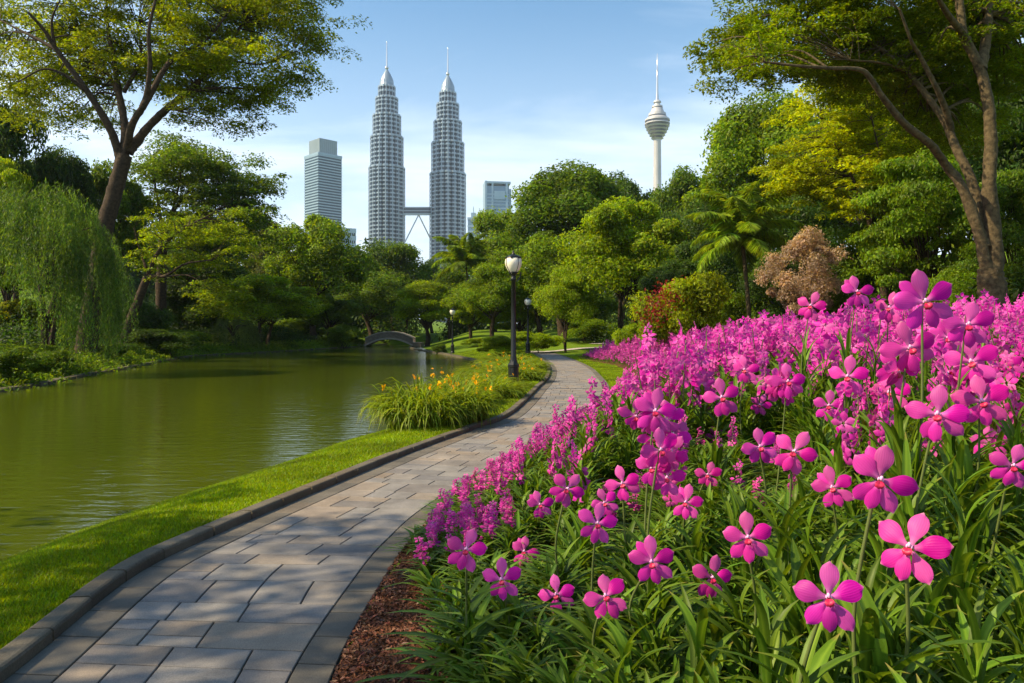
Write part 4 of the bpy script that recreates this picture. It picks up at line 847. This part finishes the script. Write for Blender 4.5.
def petal_mat():
    m, N, L, out = mat('orchid_petal')
    u = N('ShaderNodeUVMap'); sp = N('ShaderNodeSeparateXYZ'); L(u.outputs[0], sp.inputs[0])
    wv = N('ShaderNodeTexWave', wave_type='BANDS', bands_direction='X', inp={'Scale': 2.6, 'Distortion': 3.0, 'Detail': 3.0}); L(u.outputs[0], wv.inputs['Vector'])
    g = N('ShaderNodeNewGeometry'); oi = N('ShaderNodeObjectInfo'); w = N('ShaderNodeTexWhiteNoise', noise_dimensions='2D')
    cb = N('ShaderNodeCombineXYZ'); L(g.outputs['Random Per Island'], cb.inputs[0]); L(oi.outputs['Random'], cb.inputs[1]); L(cb.outputs[0], w.inputs['Vector'])
    a = N('ShaderNodeMix', data_type='RGBA', inp={6: (.72, .018, .42, 1), 7: (.80, .05, .52, 1)}); wr = N('ShaderNodeMath', operation='MULTIPLY', inp={1: .4}); L(wv.outputs['Fac'], wr.inputs[0]); L(wr.outputs[0], a.inputs[0])
    bs = N('ShaderNodeMapRange', inp={'From Min': .0, 'From Max': .28, 'To Min': .55, 'To Max': .0}); L(sp.outputs[1], bs.inputs['Value'])
    a2 = N('ShaderNodeMix', data_type='RGBA', inp={7: (.80, .35, .66, 1)}); L(bs.outputs[0], a2.inputs[0]); L(a.outputs[2], a2.inputs[6])
    hs = N('ShaderNodeHueSaturation'); v = N('ShaderNodeMapRange', inp={'To Min': .72, 'To Max': 1.15}); L(w.outputs['Value'], v.inputs['Value']); L(v.outputs[0], hs.inputs['Value'])
    ph = N('ShaderNodeMapRange', inp={'To Min': .494, 'To Max': .520}); L(oi.outputs['Random'], ph.inputs['Value']); L(ph.outputs[0], hs.inputs['Hue'])
    w2 = N('ShaderNodeTexWhiteNoise', noise_dimensions='1D'); L(g.outputs['Random Per Island'], w2.inputs['W']); ps = N('ShaderNodeMapRange', inp={'To Min': .86, 'To Max': 1.03}); L(w2.outputs['Value'], ps.inputs['Value']); L(ps.outputs[0], hs.inputs['Saturation'])
    tp = N('ShaderNodeMapRange', inp={'From Min': .92, 'From Max': 1.0, 'To Max': .55}); L(sp.outputs[1], tp.inputs['Value'])
    a3 = N('ShaderNodeMix', data_type='RGBA', inp={7: (.80, .52, .50, 1)}); L(tp.outputs[0], a3.inputs[0]); L(a2.outputs[2], a3.inputs[6]); L(a3.outputs[2], hs.inputs['Color'])
    b = N('ShaderNodeBsdfPrincipled', inp={'Roughness': .5, 'Specular IOR Level': .25}); L(hs.outputs[0], b.inputs['Base Color'])
    bp = N('ShaderNodeBump', inp={'Strength': .12, 'Distance': .004}); L(wv.outputs['Fac'], bp.inputs['Height']); L(bp.outputs[0], b.inputs['Normal'])
    tr = N('ShaderNodeBsdfTranslucent'); L(hs.outputs[0], tr.inputs[0])
    ms = N('ShaderNodeMixShader', inp={0: .45}); L(b.outputs[0], ms.inputs[1]); L(tr.outputs[0], ms.inputs[2]); L(ms.outputs[0], out.inputs[0]); return m
PETAL = petal_mat(); LIP = pmat('orchid_lip', (.55, .012, .07), .5, noise=60.0, col2=(.36, .006, .05)); COLUMN = pmat('orchid_column', (.80, .42, .68), .5)

def petal(b, ang, L_, w, cup, rng, nu=5, nv=11, tipw=.55, z0=0.0):
    """one petal in the flower plane (x right, z up, facing -y), starting at the centre"""
    v = np.linspace(0, 1, nv); u = np.linspace(-1, 1, nu)
    wid = w*np.where(v < .6, .22 + .78*smooth(v/.6), np.sqrt(np.clip(1 - ((v-.6)/.405)**2.2, 0, 1)))
    ruff = rng.uniform(0, 6.28, 2)
    vv_, uu = np.meshgrid(v, u, indexing='ij')
    rad = .010 + vv_*L_ - .10*w*uu**2*vv_; side = uu*wid[:, None]/2
    dep = -cup*np.sin(vv_*np.pi*.9)*L_ + .10*L_*vv_**2.2*rng.uniform(-.5, 2.2) + .10*w*(uu**2) + .05*w*np.sin(vv_*7+ruff[0]+uu*2)*np.abs(uu)
    dep = dep + z0
    ca, sa = math.cos(ang), math.sin(ang)
    V = np.stack([rad*sa + side*ca, dep, rad*ca - side*sa], -1)
    b.add(V, grid_faces(nv, nu), 0, np.stack([(uu+1)/2, vv_], -1).reshape(-1, 2), True)
def make_flower(seed, six=False):
    rng = np.random.default_rng(seed); b = MB(); jit = lambda a: R(a + rng.uniform(-11, 11))
    for a, l, w, zz_ in ((0, .104, .058, .004), (142, .098, .054, .006), (-142, .098, .054, .008)): petal(b, jit(a), l*rng.uniform(.92, 1.08), w, .05, rng, z0=zz_)
    for a in (72, -72): petal(b, jit(a), .102*rng.uniform(.92, 1.06), .068, .06, rng, z0=-.004)
    petal(b, jit(180), .094, .046, .08, rng, z0=-.007)
    if six: petal(b, jit(-34), .10, .045, .05, rng, z0=.01)
    fm = b.mesh('flower', PETAL)
    lp = MB(); n = 9
    for a in (-28, 28, 0):               # red three-lobed lip
        vv_ = np.linspace(0, 1, 5); c = np.stack([np.sin(R(180+a))*vv_*.020, -.012 - .016*np.sin(vv_*2.6), np.cos(R(180+a))*vv_*.024 - .002], -1)
        sdv = np.array([math.cos(R(180+a)), 0, -math.sin(R(180+a))]); ww = (.011*np.sin(np.pi*(vv_*.85+.12)))[:, None]
        lp.add(np.stack([c - sdv*ww, c + [0, -.004, 0], c + sdv*ww], 1), grid_faces(5, 3), smooth=True)
    lm = lp.mesh('lip', LIP)
    cl = MB(); th = np.linspace(0, math.pi, 6); V, Fc = lathe([(.0075*math.sin(a)+.0002, -.011*math.cos(a)) for a in th], 8); cl.add(V*.75 + [0, -.014, .009], Fc, smooth=True)
    for sg in (-1, 1): V2, F2 = lathe([(.005*math.sin(a)+.0002, -.010*math.cos(a)) for a in th], 6); cl.add(V2*.6 + [sg*.007, -.010, .004], F2, smooth=True)
    return fm, lm, cl.mesh('column', COLUMN)
FLOW = [make_flower(100+i, i % 3 == 2) for i in range(8)]
def make_foliage(seed, hs=.62, nl=26, ll=.43):
    rng = np.random.default_rng(seed); b = MB(); az0 = rng.uniform(0, np.pi)
    for i in range(nl):
        q = i/(nl-1); az = az0 + (i % 2)*np.pi + rng.normal(0, .45); el = .95 + .50*q + rng.normal(0, .12)
        strap(b, (rng.normal(0, .012), rng.normal(0, .012), hs*q*.9 + .01), az, el, ll*(1.0 - .35*q)*rng.uniform(.8, 1.15), .032*rng.uniform(.75, 1.2), rng.uniform(1.1, 1.9) - .45*q, rng)
    V, Fc = tube([(0, 0, -.02), (.004, 0, hs*.5), (0, 0, hs*.95)], [.014, .012, .007], 6); b.add(V, Fc, 0, np.full((len(V), 2), .3))
    return b.mesh('foliage', STRAP)
FOL = [make_foliage(200+i) for i in range(8)]; FOLR = [make_foliage(220+i, .30, 22, .46) for i in range(4)]
def spike_geo(seed, n, fs, hs, seg):
    """flower spike: a stalk with many small blooms round its upper part"""
    rng = np.random.default_rng(seed); b = MB(); V, Fc = tube([(0, 0, 0), (rng.normal(0, .02), rng.normal(0, .02), hs*.6), (rng.normal(0, .05), rng.normal(0, .05), hs)], [.007, .006, .004], 5 if seg > 3 else 3)
    b.add(V, Fc, 1, np.zeros((len(V), 2)))
    for i in range(n):
        q = i/max(1, n-1); z_ = hs*(.56 + .46*q); az = rng.uniform(0, 2*np.pi); f = MB(); sc = fs*(1.1 - .45*q)*rng.uniform(.8, 1.15)
        for a in (0, 72, -72, 140, -140): petal(f, R(a + rng.uniform(-14, 14)), .11*sc/.1*.1, .075*sc/.1*.1, .05, rng, 3 if seg < 4 else 4, seg)
        V = np.concatenate(f.v); uv = np.concatenate(f.uv); el = rng.uniform(-.5, .35)
        ce, se = math.cos(el), math.sin(el); V = np.stack([V[:, 0], V[:, 1]*ce - V[:, 2]*se, V[:, 1]*se + V[:, 2]*ce], -1)
        V = V + [0, -.05*sc*1.2, 0]; ca, sa = math.cos(az), math.sin(az); V = np.stack([V[:, 0]*ca - V[:, 1]*sa, V[:, 0]*sa + V[:, 1]*ca, V[:, 2]], -1) + [0, 0, z_]
        b.add(V, np.vstack([q_[0] for q_ in f.f]), 0, uv, True)
    return b
SPK = [spike_geo(300+i, 10, .66, 1.0, 5).mesh('flower_spike', [PETAL, STALK]) for i in range(5)]

def stem_mesh(p0, p1, bend):
    b = MB(); p = catmull([p0, (np.asarray(p0)+p1)/2 + bend, p1], 6); b.add(*tube(p, np.linspace(.0065, .0045, len(p)), 7), smooth=True); return b.mesh('flower_stalk', STALK)
hr = np.random.default_rng(500)
BLD = .165
HERO = [  # photo x, y, width of the bloom in px, how it is told apart
 (910,548,66,'large open magenta orchid in the bed corner, above tall layered leaves'),
 (829,598,64,'magenta orchid blooming lowest of all beside the tall layered leaves'),
 (880,480,62,'large magenta orchid with red lip directly above the two lowest big blooms'),
 (748,538,48,'mid-sized magenta orchid in the front row, between the lowest bloom and a smaller one'),
 (712,578,40,'magenta orchid low in the front row, left of the lowest big bloom'),
 (652,562,44,'front-row magenta orchid with raised upper petal, right of the lowest mulch-side blooms'),
 (606,597,44,'lowest magenta orchid of the front row nearest the bare mulch'),
 (557,595,36,'small magenta orchid low in the front row, third bloom from the mulch corner'),
 (502,580,38,'magenta orchid second from the mulch corner, hanging low over strap leaves'),
 (466,550,40,'magenta orchid nearest the paved path and the mulch corner'),
 (524,552,28,'small magenta orchid tucked behind the second bloom from the mulch corner'),
 (485,520,22,'tiny magenta orchid above the bloom nearest the path corner'),
 (794,452,42,'open magenta orchid in the middle of the bed with round side petals'),
 (833,488,38,'magenta orchid just left of the large red-lipped bloom'),
 (760,447,36,'pair-partner magenta orchid left of the open bloom mid-bed'),
 (938,415,54,'large magenta orchid overlapping a second bloom high on the tall side of the bed'),
 (982,402,48,'magenta orchid touching the large overlapping bloom, nearer the photo edge'),
 (1013,466,42,'magenta orchid half cut by the photo edge halfway up the bed'),
 (890,393,36,'small open magenta orchid above and left of the large overlapping bloom'),
 (829,406,30,'small magenta orchid above the open bloom in the middle of the bed'),
 (848,377,38,'magenta orchid tilted sideways below the loose cluster of tall blooms'),
 (925,302,56,'tallest magenta orchid of all, its bloom rising against the dark trees'),
 (968,325,46,'magenta orchid right beside the tallest bloom, in front of the big trunk'),
 (910,348,50,'magenta orchid with two crowded blooms directly below the tallest bloom'),
 (972,362,46,'magenta orchid hanging below the bloom in front of the big trunk'),
 (811,306,28,'single magenta orchid rising above the far rows, left of its taller twin'),
 (857,292,30,'magenta orchid on a tall stalk against the dark bush, right of a similar single one'),
 (1010,366,26,'small magenta orchid at the photo edge on the upper rows'),
 (722,398,36,'magenta orchid standing clear above the leaves just right of the twin bunches'),
 (686,503,32,'small magenta orchid above the raised-petal bloom of the front row'),
 (708,475,26,'small half-turned magenta orchid above the green middle of the bed'),
 (623,484,34,'magenta orchid uppermost of the group of four left of mid-bed'),
 (597,524,38,'magenta orchid lowest of the group of four left of mid-bed'),
 (567,489,34,'ragged magenta orchid between the path-side spikes and the group of four'),
 (540,505,26,'small magenta orchid left of the ragged bloom near the path-side spikes'),
 (605,503,28,'small magenta orchid in the middle of the group of four'),
 (624,526,20,'tiny dark magenta orchid bud right of the lowest bloom in the group of four'),
 (655,412,42,'upper bunch of the two crowded magenta orchid bunches mid-bed'),
 (660,450,42,'lower bunch of the two crowded magenta orchid bunches mid-bed'),
 (788,382,34,'bunched magenta orchid on the upper rows left of the sideways bloom'),
 (760,405,20,'tiny magenta orchid below the bunched one of the upper rows'),
 (890,308,30,'magenta orchid just left of the tallest bloom and behind it'),
 (745,370,26,'small magenta orchid among the upper spikes below the near palm'),
 (715,437,20,'tiny magenta orchid under the clear-standing bloom right of the twin bunches'),
 (770,486,18,'tiny drooping magenta orchid in the green middle of the bed'),
 (948,338,34,'magenta orchid wedged between the tallest bloom and the one below the trunk'),
]
plants_xy = []
def add_bloom(o, pos, yaw, tilt, roll, sc, fi):
    fm, lm, cm_ = FLOW[fi % len(FLOW)]; f = link('flower', fm, o); f.location = pos; f.rotation_euler = (tilt, roll, yaw); f.scale = (sc,)*3
    for nme, mm in (('lip', lm), ('column', cm_)): link(nme, mm, f)
HD = [(x_, y_, w_, min((BLD + .07*float(smooth((480 - y_)/110)))*F/w_, 7.0)) for x_, y_, w_, _ in HERO]
def clear_of_blooms(X, Y, zb, h, own=-1):
    # leaf height that keeps the open blooms behind it in sight
    u = 512 + F*X/Y
    for j, (hx, hy, hw, hY) in enumerate(HD):
        if j == own or hY < Y - .12: continue
        reach = hw*.5 + .17*F/Y
        if abs(u - hx) < reach: h = min(h, CAMZ - (hy + hw*.40 - 330)/F*Y - zb + .10*min(1, abs(u-hx)/reach)**2)
    return max(h, .12)
for i, (x_, y_, w_, lb) in enumerate(HERO):
    Y = min((BLD + .07*float(smooth((480 - y_)/110)))*F/w_, 7.0); Y *= hr.uniform(.97, 1.04); p = P(x_, y_, Y); sc = w_*Y/F/.200
    bx_, by_ = p[0] + hr.normal(0, .03), Y + .05 + hr.uniform(0, .12); zb = float(H(bx_, by_)) + .03
    hgt = p[2] - zb
    if hgt < .25: bx_, by_ = p[0], Y + .08; zb = p[2] - .25; zb = min(zb, float(H(bx_, by_)) + .03); hgt = p[2] - zb
    o = thing('orchid_plant', lb, 'orchid', (bx_, by_, zb), 0, 'magenta orchids of the flower bed'); plants_xy.append((bx_, by_))
    fol = link('foliage', FOL[i % 8], o); fh = clear_of_blooms(bx_, by_, zb, min(hgt*.78, 1.1), i); bw = 1.34 if i < 20 else 1.0; fol.scale = (bw, bw, fh/.72); fol.rotation_euler = (0, 0, hr.uniform(-.5, .5) - (i % 8)*.0)
    loc = p - np.array([bx_, by_, zb])
    link('flower_stalk', stem_mesh((0, 0, fh*.4), loc + [0, .02, -.005], np.array([hr.normal(0, .03), .03, 0])), o)
    yaw = math.atan2(-p[0], p[1]) + hr.normal(.0, .2)      # facing the viewer's side of the bed
    add_bloom(o, loc, yaw, -.55*math.atan2(CAMZ - p[2], Y) + hr.normal(0, .12), hr.normal(0, .2), sc, i)
    if i in (23, 37, 38, 39, 24): 
        for q in range(2 if i == 23 else 4): add_bloom(o, loc + [hr.uniform(-.12, .12), .05 + hr.uniform(0, .06), hr.uniform(-.15, .03)], yaw + hr.normal(0, .8), hr.normal(0, .3), hr.normal(0, .6), sc*.85, i+q+1)

def edge_h(d): return .25 + .62*max(0., d - .45)
# other single plants: fill the near part of the bed
pr = np.random.default_rng(901)
def in_view(X, Y, z_):
    u = 512 + F*X/Y; return -60 < u < 1090
cand = []
placed = list(plants_xy); tries = 0
singles = []
while len(singles) < 58 and tries < 20000:
    tries += 1
    Y = 4.5 + pr.random()*2.9; X = float(xR(Y)) + pr.uniform(.22, .85)
    if Y < 5.2 and 512 + F*X/Y < 415: continue
    if any((X-a)**2 + (Y-c_)**2 < .125**2 for a, c_ in placed): continue
    placed.append((X, Y)); singles.append((X, Y))
while len(singles) < 253 and tries < 60000:
    tries += 1
    Y = 1.65 + (pr.random()**1.25)*5.4; X = pr.uniform(float(xR(Y)) + .14, .74*Y + .4)
    if not in_view(X, Y, 0): continue
    if Y < 5.2 and 512 + F*X/Y < 428 + max(0, 3.4-Y)*62: continue
    mind = .135 + .022*Y
    if any((X-a)**2 + (Y-c_)**2 < mind**2 for a, c_ in placed): continue
    placed.append((X, Y)); singles.append((X, Y))
for i, (X, Y) in enumerate(singles):
    d = X - float(xR(Y)); zb = float(H(X, Y)) + .03; edge = d < .8 and Y > 4.3
    bloom = edge or (Y > 4.4 and pr.random() < .48)
    if edge: lb, gp = 'small magenta orchid spike in the row leaning over the paved path edge', 'orchid spikes along the path edge'
    elif bloom: lb, gp = 'magenta orchid spike among leaves in the middle rows of the bed', 'orchid spikes in the middle rows'
    else: lb, gp = 'leafy green orchid plant without open bloom between the flowering ones', 'orchid plants without blooms'
    o = thing('orchid_plant', lb, 'orchid', (X, Y, zb), pr.uniform(0, 6.28), gp)
    low = d < .5 and Y < 5
    fol = link('foliage', FOLR[i % 4] if low else FOL[i % 8], o); k_ = pr.uniform(.8, 1.1); hz = pr.uniform(.6, .95); hz = min(hz, .80*edge_h(d)); hz = clear_of_blooms(X, Y, zb, hz)
    kk = k_*min(1, .55 + hz*.75); fol.scale = (kk, kk, hz/.78 if not low else hz/.5)
    if bloom:
        s_ = link('flower_spike', SPK[i % 5], o); hh = min(hz*1.02 + .12, edge_h(d)*1.2)*pr.uniform(.85, 1.15); ww_ = max(hh, .62); s_.scale = (ww_, ww_, hh); s_.rotation_euler = (pr.normal(0, .06), pr.normal(0, .06), 0)

# the far rows: thousands of the same plants, one mass
def flat(b):
    v = np.concatenate(b.v); uv = np.concatenate(b.uv); d = {}
    for f, mi, s_ in b.f: d.setdefault(mi, []).append(f)
    return v, uv, [(mi, np.vstack(fs)) for mi, fs in d.items()]
fol_g = []
for sdn in range(5):
    rg = np.random.default_rng(600+sdn); b = MB()
    for i in range(15):
        q = i/14; strap(b, (0, 0, .55*q*.9), rg.uniform(0, 6.28), .8 + .6*q, .40*(1-.3*q), .042, 1.5, rg, 3)
    fol_g.append(b)
spk_g = [spike_geo(620+i, 8, .74, 1.0, 3) for i in range(6)]
fol_n = []
for sdn in range(4):
    rg = np.random.default_rng(660+sdn); b = MB()
    for i in range(13):
        q = i/12; strap(b, (0, 0, .5*q), rg.uniform(0, 6.28), .95 + .5*q, .40*(1-.3*q)*rg.uniform(.8, 1.2), .026, rg.uniform(1.0, 1.8), rg, 5)
    fol_n.append(flat(b))
fol_g = [flat(b) for b in fol_g]; spk_g = [flat(b) for b in spk_g]
mb = MB(); cnt = 0
for i in range(1800):
    Y = 2.0 + pr.random()**.7*5.3; X = pr.uniform(float(xR(Y)) + .12, .74*Y + .5)
    if Y < 5.2 and 512 + F*X/Y < 432 + max(0, 3.4-Y)*62: continue
    if Y < 5 and X - float(xR(Y)) < .35: continue
    zb = float(H(X, Y)) + .02; d = X - float(xR(Y)); h = clear_of_blooms(X, Y, zb, min(pr.uniform(.25, .5), .7*edge_h(d))); a = pr.uniform(0, 6.28); ca, sa = math.cos(a), math.sin(a)
    v, uv, fs = fol_n[i % 4]; mb.add((v*[.85, .85, h/.72]) @ np.array([[ca, -sa, 0], [sa, ca, 0], [0, 0, 1.]]).T + [X, Y, zb], fs[0][1], 0, uv, True)
for i in range(36000):
    Y = 6.7 + (pr.random()**.85)*37.0; X = float(xR(Y) + verge(Y)) + .25 + pr.random()*10.0
    if not (440 < 512 + F*X/Y < 1100): continue
    if pr.random() > (.42 if Y < 14 else .24): continue
    if (X-11.7)**2 + (Y-18)**2 < .7: continue
    if Y > 27 and X > float(xR(Y) + verge(Y)) + 3.0: continue
    d = X - float(xR(Y)) - float(verge(Y)); sc = min(pr.uniform(.8, 1.1), (edge_h(d) if Y < 9 else .28 + .40*max(0., d-.4))*pr.uniform(.9, 1.2)); a = pr.uniform(0, 6.28); ca, sa = math.cos(a), math.sin(a); zb = float(H(X, Y)) + .02
    M_ = np.array([[ca, -sa, 0], [sa, ca, 0], [0, 0, 1.]])
    v, uv, fs = fol_g[i % 5]
    st = mb.n; V = (v*[sc*1.1, sc*1.1, sc]) @ M_.T + [X, Y, zb]
    for j, (mi, f) in enumerate(fs):
        if j == 0: mb.add(V, f, 0, uv, True)
        else: mb.f.append((f + st, 0, True))
    clump = .5 + .5*math.sin(X*1.9 + 1.3*math.sin(Y*.9))*math.sin(Y*1.15 + X*.6)
    if pr.random() < (.36 if (Y < 10 and d > .8) else .35 + .75*clump):
        v, uv, fs = spk_g[i % 6]; s2 = sc*pr.uniform(.8, 1.25); st = mb.n
        V = (v*[max(s2, .7)*1.15, max(s2, .7)*1.15, s2*.95]) @ M_.T + [X, Y, zb]
        for j, (mi, f) in enumerate(fs):
            m2 = 1 if mi == 0 else 2
            if j == 0: mb.add(V, f, m2, uv, True)
            else: mb.f.append((f + st, m2, True))
    cnt += 1
o = kind(mb.build('orchid_field', [STRAP, PETAL, STALK]), 'stuff'); o['label'] = 'far rows of massed magenta orchids running back to the trees'
print('far orchids', cnt)

# daylily clumps between path and water
ORG = leaf_mat('daylily_petal', (.74, .42, .02), .35, vary=.25, hue=.02)
def lily_meshes(seed):
    rng = np.random.default_rng(seed); b, fl = MB(), MB()
    for i in range(680):
        a = rng.uniform(0, 6.28); q = math.sqrt(rng.random())*.62
        strap(b, (q*math.cos(a), q*math.sin(a), 0), a + rng.normal(0, .8), 1.30 - .55*q + rng.normal(0, .15), rng.uniform(.62, .95)*(1.12 - .35*q), .030, rng.uniform(1.7, 3.0), rng, 5)
    for i in range(8):
        a = rng.uniform(0, 6.28); q = math.sqrt(rng.random())*.75; c_ = np.array([q*math.cos(a), q*math.sin(a), .50 + rng.uniform(-.06, .12) - .22*q*q])
        fl.add(*leaf_quads(c_ + rng.normal(0, .02, (6, 3)), rng.normal(0, .6, (6, 3)) + [0, 0, .4], .062, rng, .5))
    return b.mesh('foliage', LILY), fl.mesh('blossoms', ORG)
LM = [lily_meshes(71), lily_meshes(72)]
for i, (X, Y, sx, sz, lb) in enumerate([
  (-1.55, 12.4, .88, 1.45, 'largest daylily clump with arching leaves and orange flowers at the water side of the lawn'),
  (-.95, 13.0, .78, 1.3, 'daylily clump joined to the path side of the largest clump'),
  (-1.3, 16.0, 1.0, 1.35, 'orange-flowered daylily clump just behind the largest one, by the water'),
  (-.55, 17.6, .95, .9, 'daylily clump left of the tallest lamp base'),
  (-.75, 20.5, 1.2, 1.0, 'daylily clump behind the tallest lamp, by the water'),
  (.0, 23.5, 1.2, 1.0, 'daylily clump right of the tallest lamp, near the path curve'),
  (-.55, 27.0, 1.5, 1.1, 'far daylily clump by the water beyond the tallest lamp'),
  (.25, 29.5, 1.3, 1.0, 'far daylily clump by the path curve beyond the tallest lamp'),
  (-.2, 36.0, 1.6, 1.1, 'farthest daylily clump before the distant path-side lamp')]):
    o = thing('daylily_clump', lb, 'daylilies', (X, Y, float(H(X, Y)) - .01), i*1.3, 'daylily clumps between path and lake', (sx, sx, sz))
    link('foliage', LM[i % 2][0], o); link('blossoms', LM[i % 2][1], o)

# ------------------------------------------------------------------ air
hm = bpy.data.materials.new('air'); hm.use_nodes = True; hn = hm.node_tree; hn.nodes.clear()
pv = hn.nodes.new('ShaderNodeVolumePrincipled'); pv.inputs['Color'].default_value = (.72, .85, 1.0, 1); pv.inputs['Density'].default_value = .00010; pv.inputs['Anisotropy'].default_value = .2
ho = hn.nodes.new('ShaderNodeOutputMaterial'); hn.links.new(pv.outputs[0], ho.inputs['Volume'])
b = MB(); b.box((-3200, -120, -4), (3200, 3400, 560)); kind(b.build('haze', hm), 'stuff')
